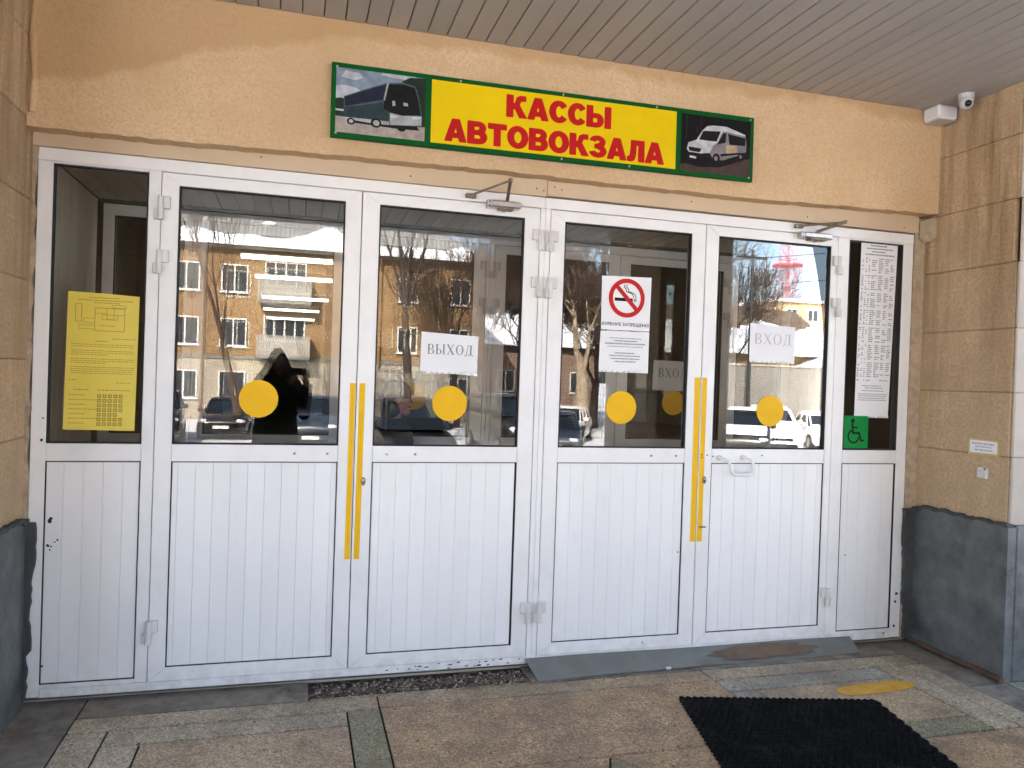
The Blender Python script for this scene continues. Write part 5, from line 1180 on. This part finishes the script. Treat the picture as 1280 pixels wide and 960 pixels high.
# ------------------------------------------------------------------ people
def skinned(verts, edges, radii, sub=2):
    me = bpy.data.meshes.new('body'); me.from_pydata(verts, edges, []); o = bpy.data.objects.new('tmp_body', me); COL.objects.link(o)
    md = o.modifiers.new('s', 'SKIN'); md.use_smooth_shade = True
    for i, d in enumerate(me.skin_vertices[0].data): d.radius = (radii[i], radii[i]); d.use_root = (i == 0)
    sb = o.modifiers.new('u', 'SUBSURF'); sb.levels = sb.render_levels = sub
    bpy.context.view_layer.update()
    dg = bpy.context.evaluated_depsgraph_get(); ev_ = o.evaluated_get(dg).to_mesh()
    vs = [tuple(v.co) for v in ev_.vertices]; fs = [tuple(p.vertices) for p in ev_.polygons]
    o.evaluated_get(dg).to_mesh_clear(); bpy.data.objects.remove(o); bpy.data.meshes.remove(me)
    return vs, fs
def person(label, loc, rot, coat, arms, hood=False, hat=False, hunch=0.0, H=1.7):
    """figure faces local +y; arms maps side -> (elbow, wrist, finger direction, thumb direction)"""
    t = thing('person', label, 'person', loc, local=True); t.rotation_euler = (0, 0, rot)
    k = H/1.7; V = []; E_ = []; Rr = []
    def v(p, r, par=None):
        V.append(tuple(c*k for c in p)); Rr.append(r*k)
        if par is not None: E_.append((par, len(V)-1))
        return len(V)-1
    pel = v((0, 0, .92), .13); sp1 = v((0, hunch*.3, 1.10), .125, pel); ch = v((0, hunch*.7, 1.30), .14, sp1); nk = v((0, hunch, 1.44), .058, ch); hd = v((0, hunch+.02, 1.53), .075, nk)
    sh_ = {}
    for s in (-1, 1):
        a = v((s*.17, hunch*.8, 1.37), .06, ch)
        el, wr, fd, td = arms[s]
        e = v(el, .043, a); wv = v(wr, .028, e); fd = Vector(fd).normalized(); td = Vector(td).normalized(); wp = Vector(wr); pm = wp+fd*.075
        nrm = fd.cross(td)
        p_ = v(tuple(pm), .03, wv)
        for q, ln in ((-1.5, .060), (-.5, .075), (.5, .080), (1.5, .070)):
            b0 = v(tuple(pm+fd*.015+td*q*.019), .0105, p_); b1 = v(tuple(pm+fd*(.015+ln*.55)+td*q*.020+nrm*.008), .009, b0); v(tuple(pm+fd*(.015+ln)+td*q*.019+nrm*.026), .0078, b1)
        th = v(tuple(wp+fd*.035+td*.036), .0115, wv); v(tuple(wp+fd*.068+td*.058+nrm*.012), .0092, th)
        h = v((s*.095, 0, .86), .095, pel); kn = v((s*.10, .01, .48), .058, h); an = v((s*.10, -.02, .09), .042, kn); v((s*.105, .13, .04), .035, an)
        sh_[s] = (Vector((s*.17, hunch*.8, 1.37))*k, Vector(el)*k, Vector(wr)*k, Vector((s*.095, 0, .86))*k, Vector((s*.10, .01, .48))*k, Vector((s*.10, -.02, .09))*k)
    vs, fs = skinned(V, E_, Rr)
    mb = MB(); mb.add(vs, fs)
    hc = Vector((0, hunch+.035, 1.595))*k
    mb.ball(tuple(hc), (.074*k, .092*k, .108*k), 20, 16)                                   # skull
    mb.loft([[(x*k, hc.y+yy*k, hc.z+z*k) for x, yy, z in rr] for rr in ([(-.012, .085, .012), (.012, .085, .012), (.008, .08, .02), (-.008, .08, .02)], [(-.016, .108, -.026), (.016, .108, -.026), (.006, .094, .0), (-.006, .094, .0)])])   # nose
    for s in (-1, 1): mb.ball((s*.073*k, hc.y-.005, hc.z-.005), (.012*k, .025*k, .034*k), 8, 6)   # ears
    mb.ball((0, hc.y+.06*k, hc.z-.085*k), (.04*k, .035*k, .03*k), 10, 6)                  # chin
    body = mb.build('body', 'skin', t, 80)
    for s in (-1, 1):
        e = MB(); e.ball((s*.030*k, hc.y+.083*k, hc.z+.004), (.013*k, .008*k, .008*k), 8, 6); e.build('eye', 'plastic_black', t, 80)
    e = MB(); e.ball((0, hc.y+.088*k, hc.z-.055*k), (.024*k, .008*k, .006*k), 10, 5); e.build('mouth', 'red', t, 80)
    # coat with sleeves
    c = MB(); n = 20; rings = []
    for z, rx, ry, yo_ in ((.42, .255, .20, 0), (.60, .245, .19, 0), (.86, .225, .175, 0), (1.02, .205, .16, hunch*.2), (1.2, .22, .165, hunch*.5), (1.32, .25, .165, hunch*.75), (1.40, .20, .14, hunch*.9), (1.465, .085, .085, hunch)):
        rings.append([(k*rx*math.cos(2*math.pi*i/n)*(1+.02*math.sin(i*3+z*9)), k*(yo_+ry*math.sin(2*math.pi*i/n)*(1+.02*math.sin(i*5+z*7))), k*z) for i in range(n)])
    c.loft(rings)
    for s in (-1, 1):
        a, b, w_ = sh_[s][:3]; c.tube([a-Vector((s*.03, 0, 0)), a.lerp(b, .5), b, b.lerp(w_, .5), b.lerp(w_, .97)], [.085*k, .075*k, .068*k, .06*k, .052*k], 12)
    c.build('coat', coat, t, 60)
    for s in (-1, 1):
        a, b, d_ = sh_[s][3:]; c = MB(); c.tube([a, b, d_+Vector((0, 0, .05))], [.11*k, .082*k, .07*k], 12); c.build('trouser_leg', 'trouser', t, 60)
        c = MB(); c.loft([[(d_.x+px*k, d_.y+py*k, z*k) for px, py in ((-.045, -.07), (.045, -.07), (.052, .08), (.03, .18), (-.03, .18), (-.052, .08))] for z in (.002, .05)]+[[(d_.x+px*k, d_.y+py*k, .12*k) for px, py in ((-.05, -.06), (.05, -.06), (.05, .02), (.03, .06), (-.03, .06), (-.05, .02))], [(d_.x+px*k, d_.y+py*k, .22*k) for px, py in ((-.055, -.05), (.055, -.05), (.055, .03), (.03, .06), (-.03, .06), (-.055, .03))]]); c.build('boot', 'boot', t, 50)
    if hood:
        c = MB(); rings = []
        for j in range(10):
            tt = j/9; z = hc.z+.165*k-(.50*k)*tt; r = k*(.035+.115*min(1, tt*2.2)**.8+.19*max(0, tt-.42)/.58)
            rings.append([(r*math.cos(q), hc.y-.035*k+r*.95*math.sin(q), z) for q in [R(108+324*i/17) for i in range(18)]])
        inn = [[(p[0]*.93, hc.y-.035*k+(p[1]-hc.y+.035*k)*.93, p[2]-.006) for p in rg_[::-1]] for rg_ in rings]
        c.loft([a+b for a, b in zip(rings, inn)]); c.build('hood', coat, t, 60)
    if hat:
        c = MB(); c.ball((0, hc.y-.005, hc.z+.045*k), (.088*k, .104*k, .085*k), 18, 12); c.tube([(0, hc.y-.002, hc.z+.005*k), (0, hc.y-.002, hc.z+.04*k)], [.097*k, .095*k], 20); c.build('knit_hat', coat, t, 60)
        c = MB(); c.ball((0, hc.y-.045*k, hc.z-.06*k), (.085*k, .07*k, .10*k), 14, 10); c.build('hair', 'hair', t, 60)
    return t
# the photographer, just behind the camera, phone raised to the right of the face
person('photographer in black hooded coat mirrored in the leftmost leaf', (-.20, -4.33, 0), R(-6), 'coat',
       {-1: ((-.21, .16, 1.12), (.10, .30, 1.42), (.35, .35, .85), (.9, .1, -.3)), 1: ((.265, .10, 1.10), (.265, .31, 1.40), (-.15, .3, .9), (-1, .2, .1))}, hood=True, H=1.72)
t = thing('smartphone', 'phone held up by the photographer mirrored in the glass', 'phone', (0, -3.955, 1.545))
mb = MB(); mb.box(-.078, .078, -3.962, -3.953, 1.508, 1.584, .003); mb.build('phone_body', 'plastic_black', t)
mb = MB(); mb.tube([(.055, -3.953, 1.566), (.055, -3.9505, 1.566)], .009, 14); mb.build('lens', 'lamp_glass', t)
# somebody stepping through the vestibule
person('person in dark hat and coat standing in the vestibule behind exit leaf', (.47, .62, -.0), R(-80), 'coat_navy',
       {-1: ((-.27, .05, 1.12), (-.16, .26, 1.08), (.5, .8, .1), (.3, 0, 1)), 1: ((.27, .05, 1.12), (.16, .26, 1.08), (-.5, .8, .1), (-.3, 0, 1))}, hat=True, hunch=.08, H=1.50)
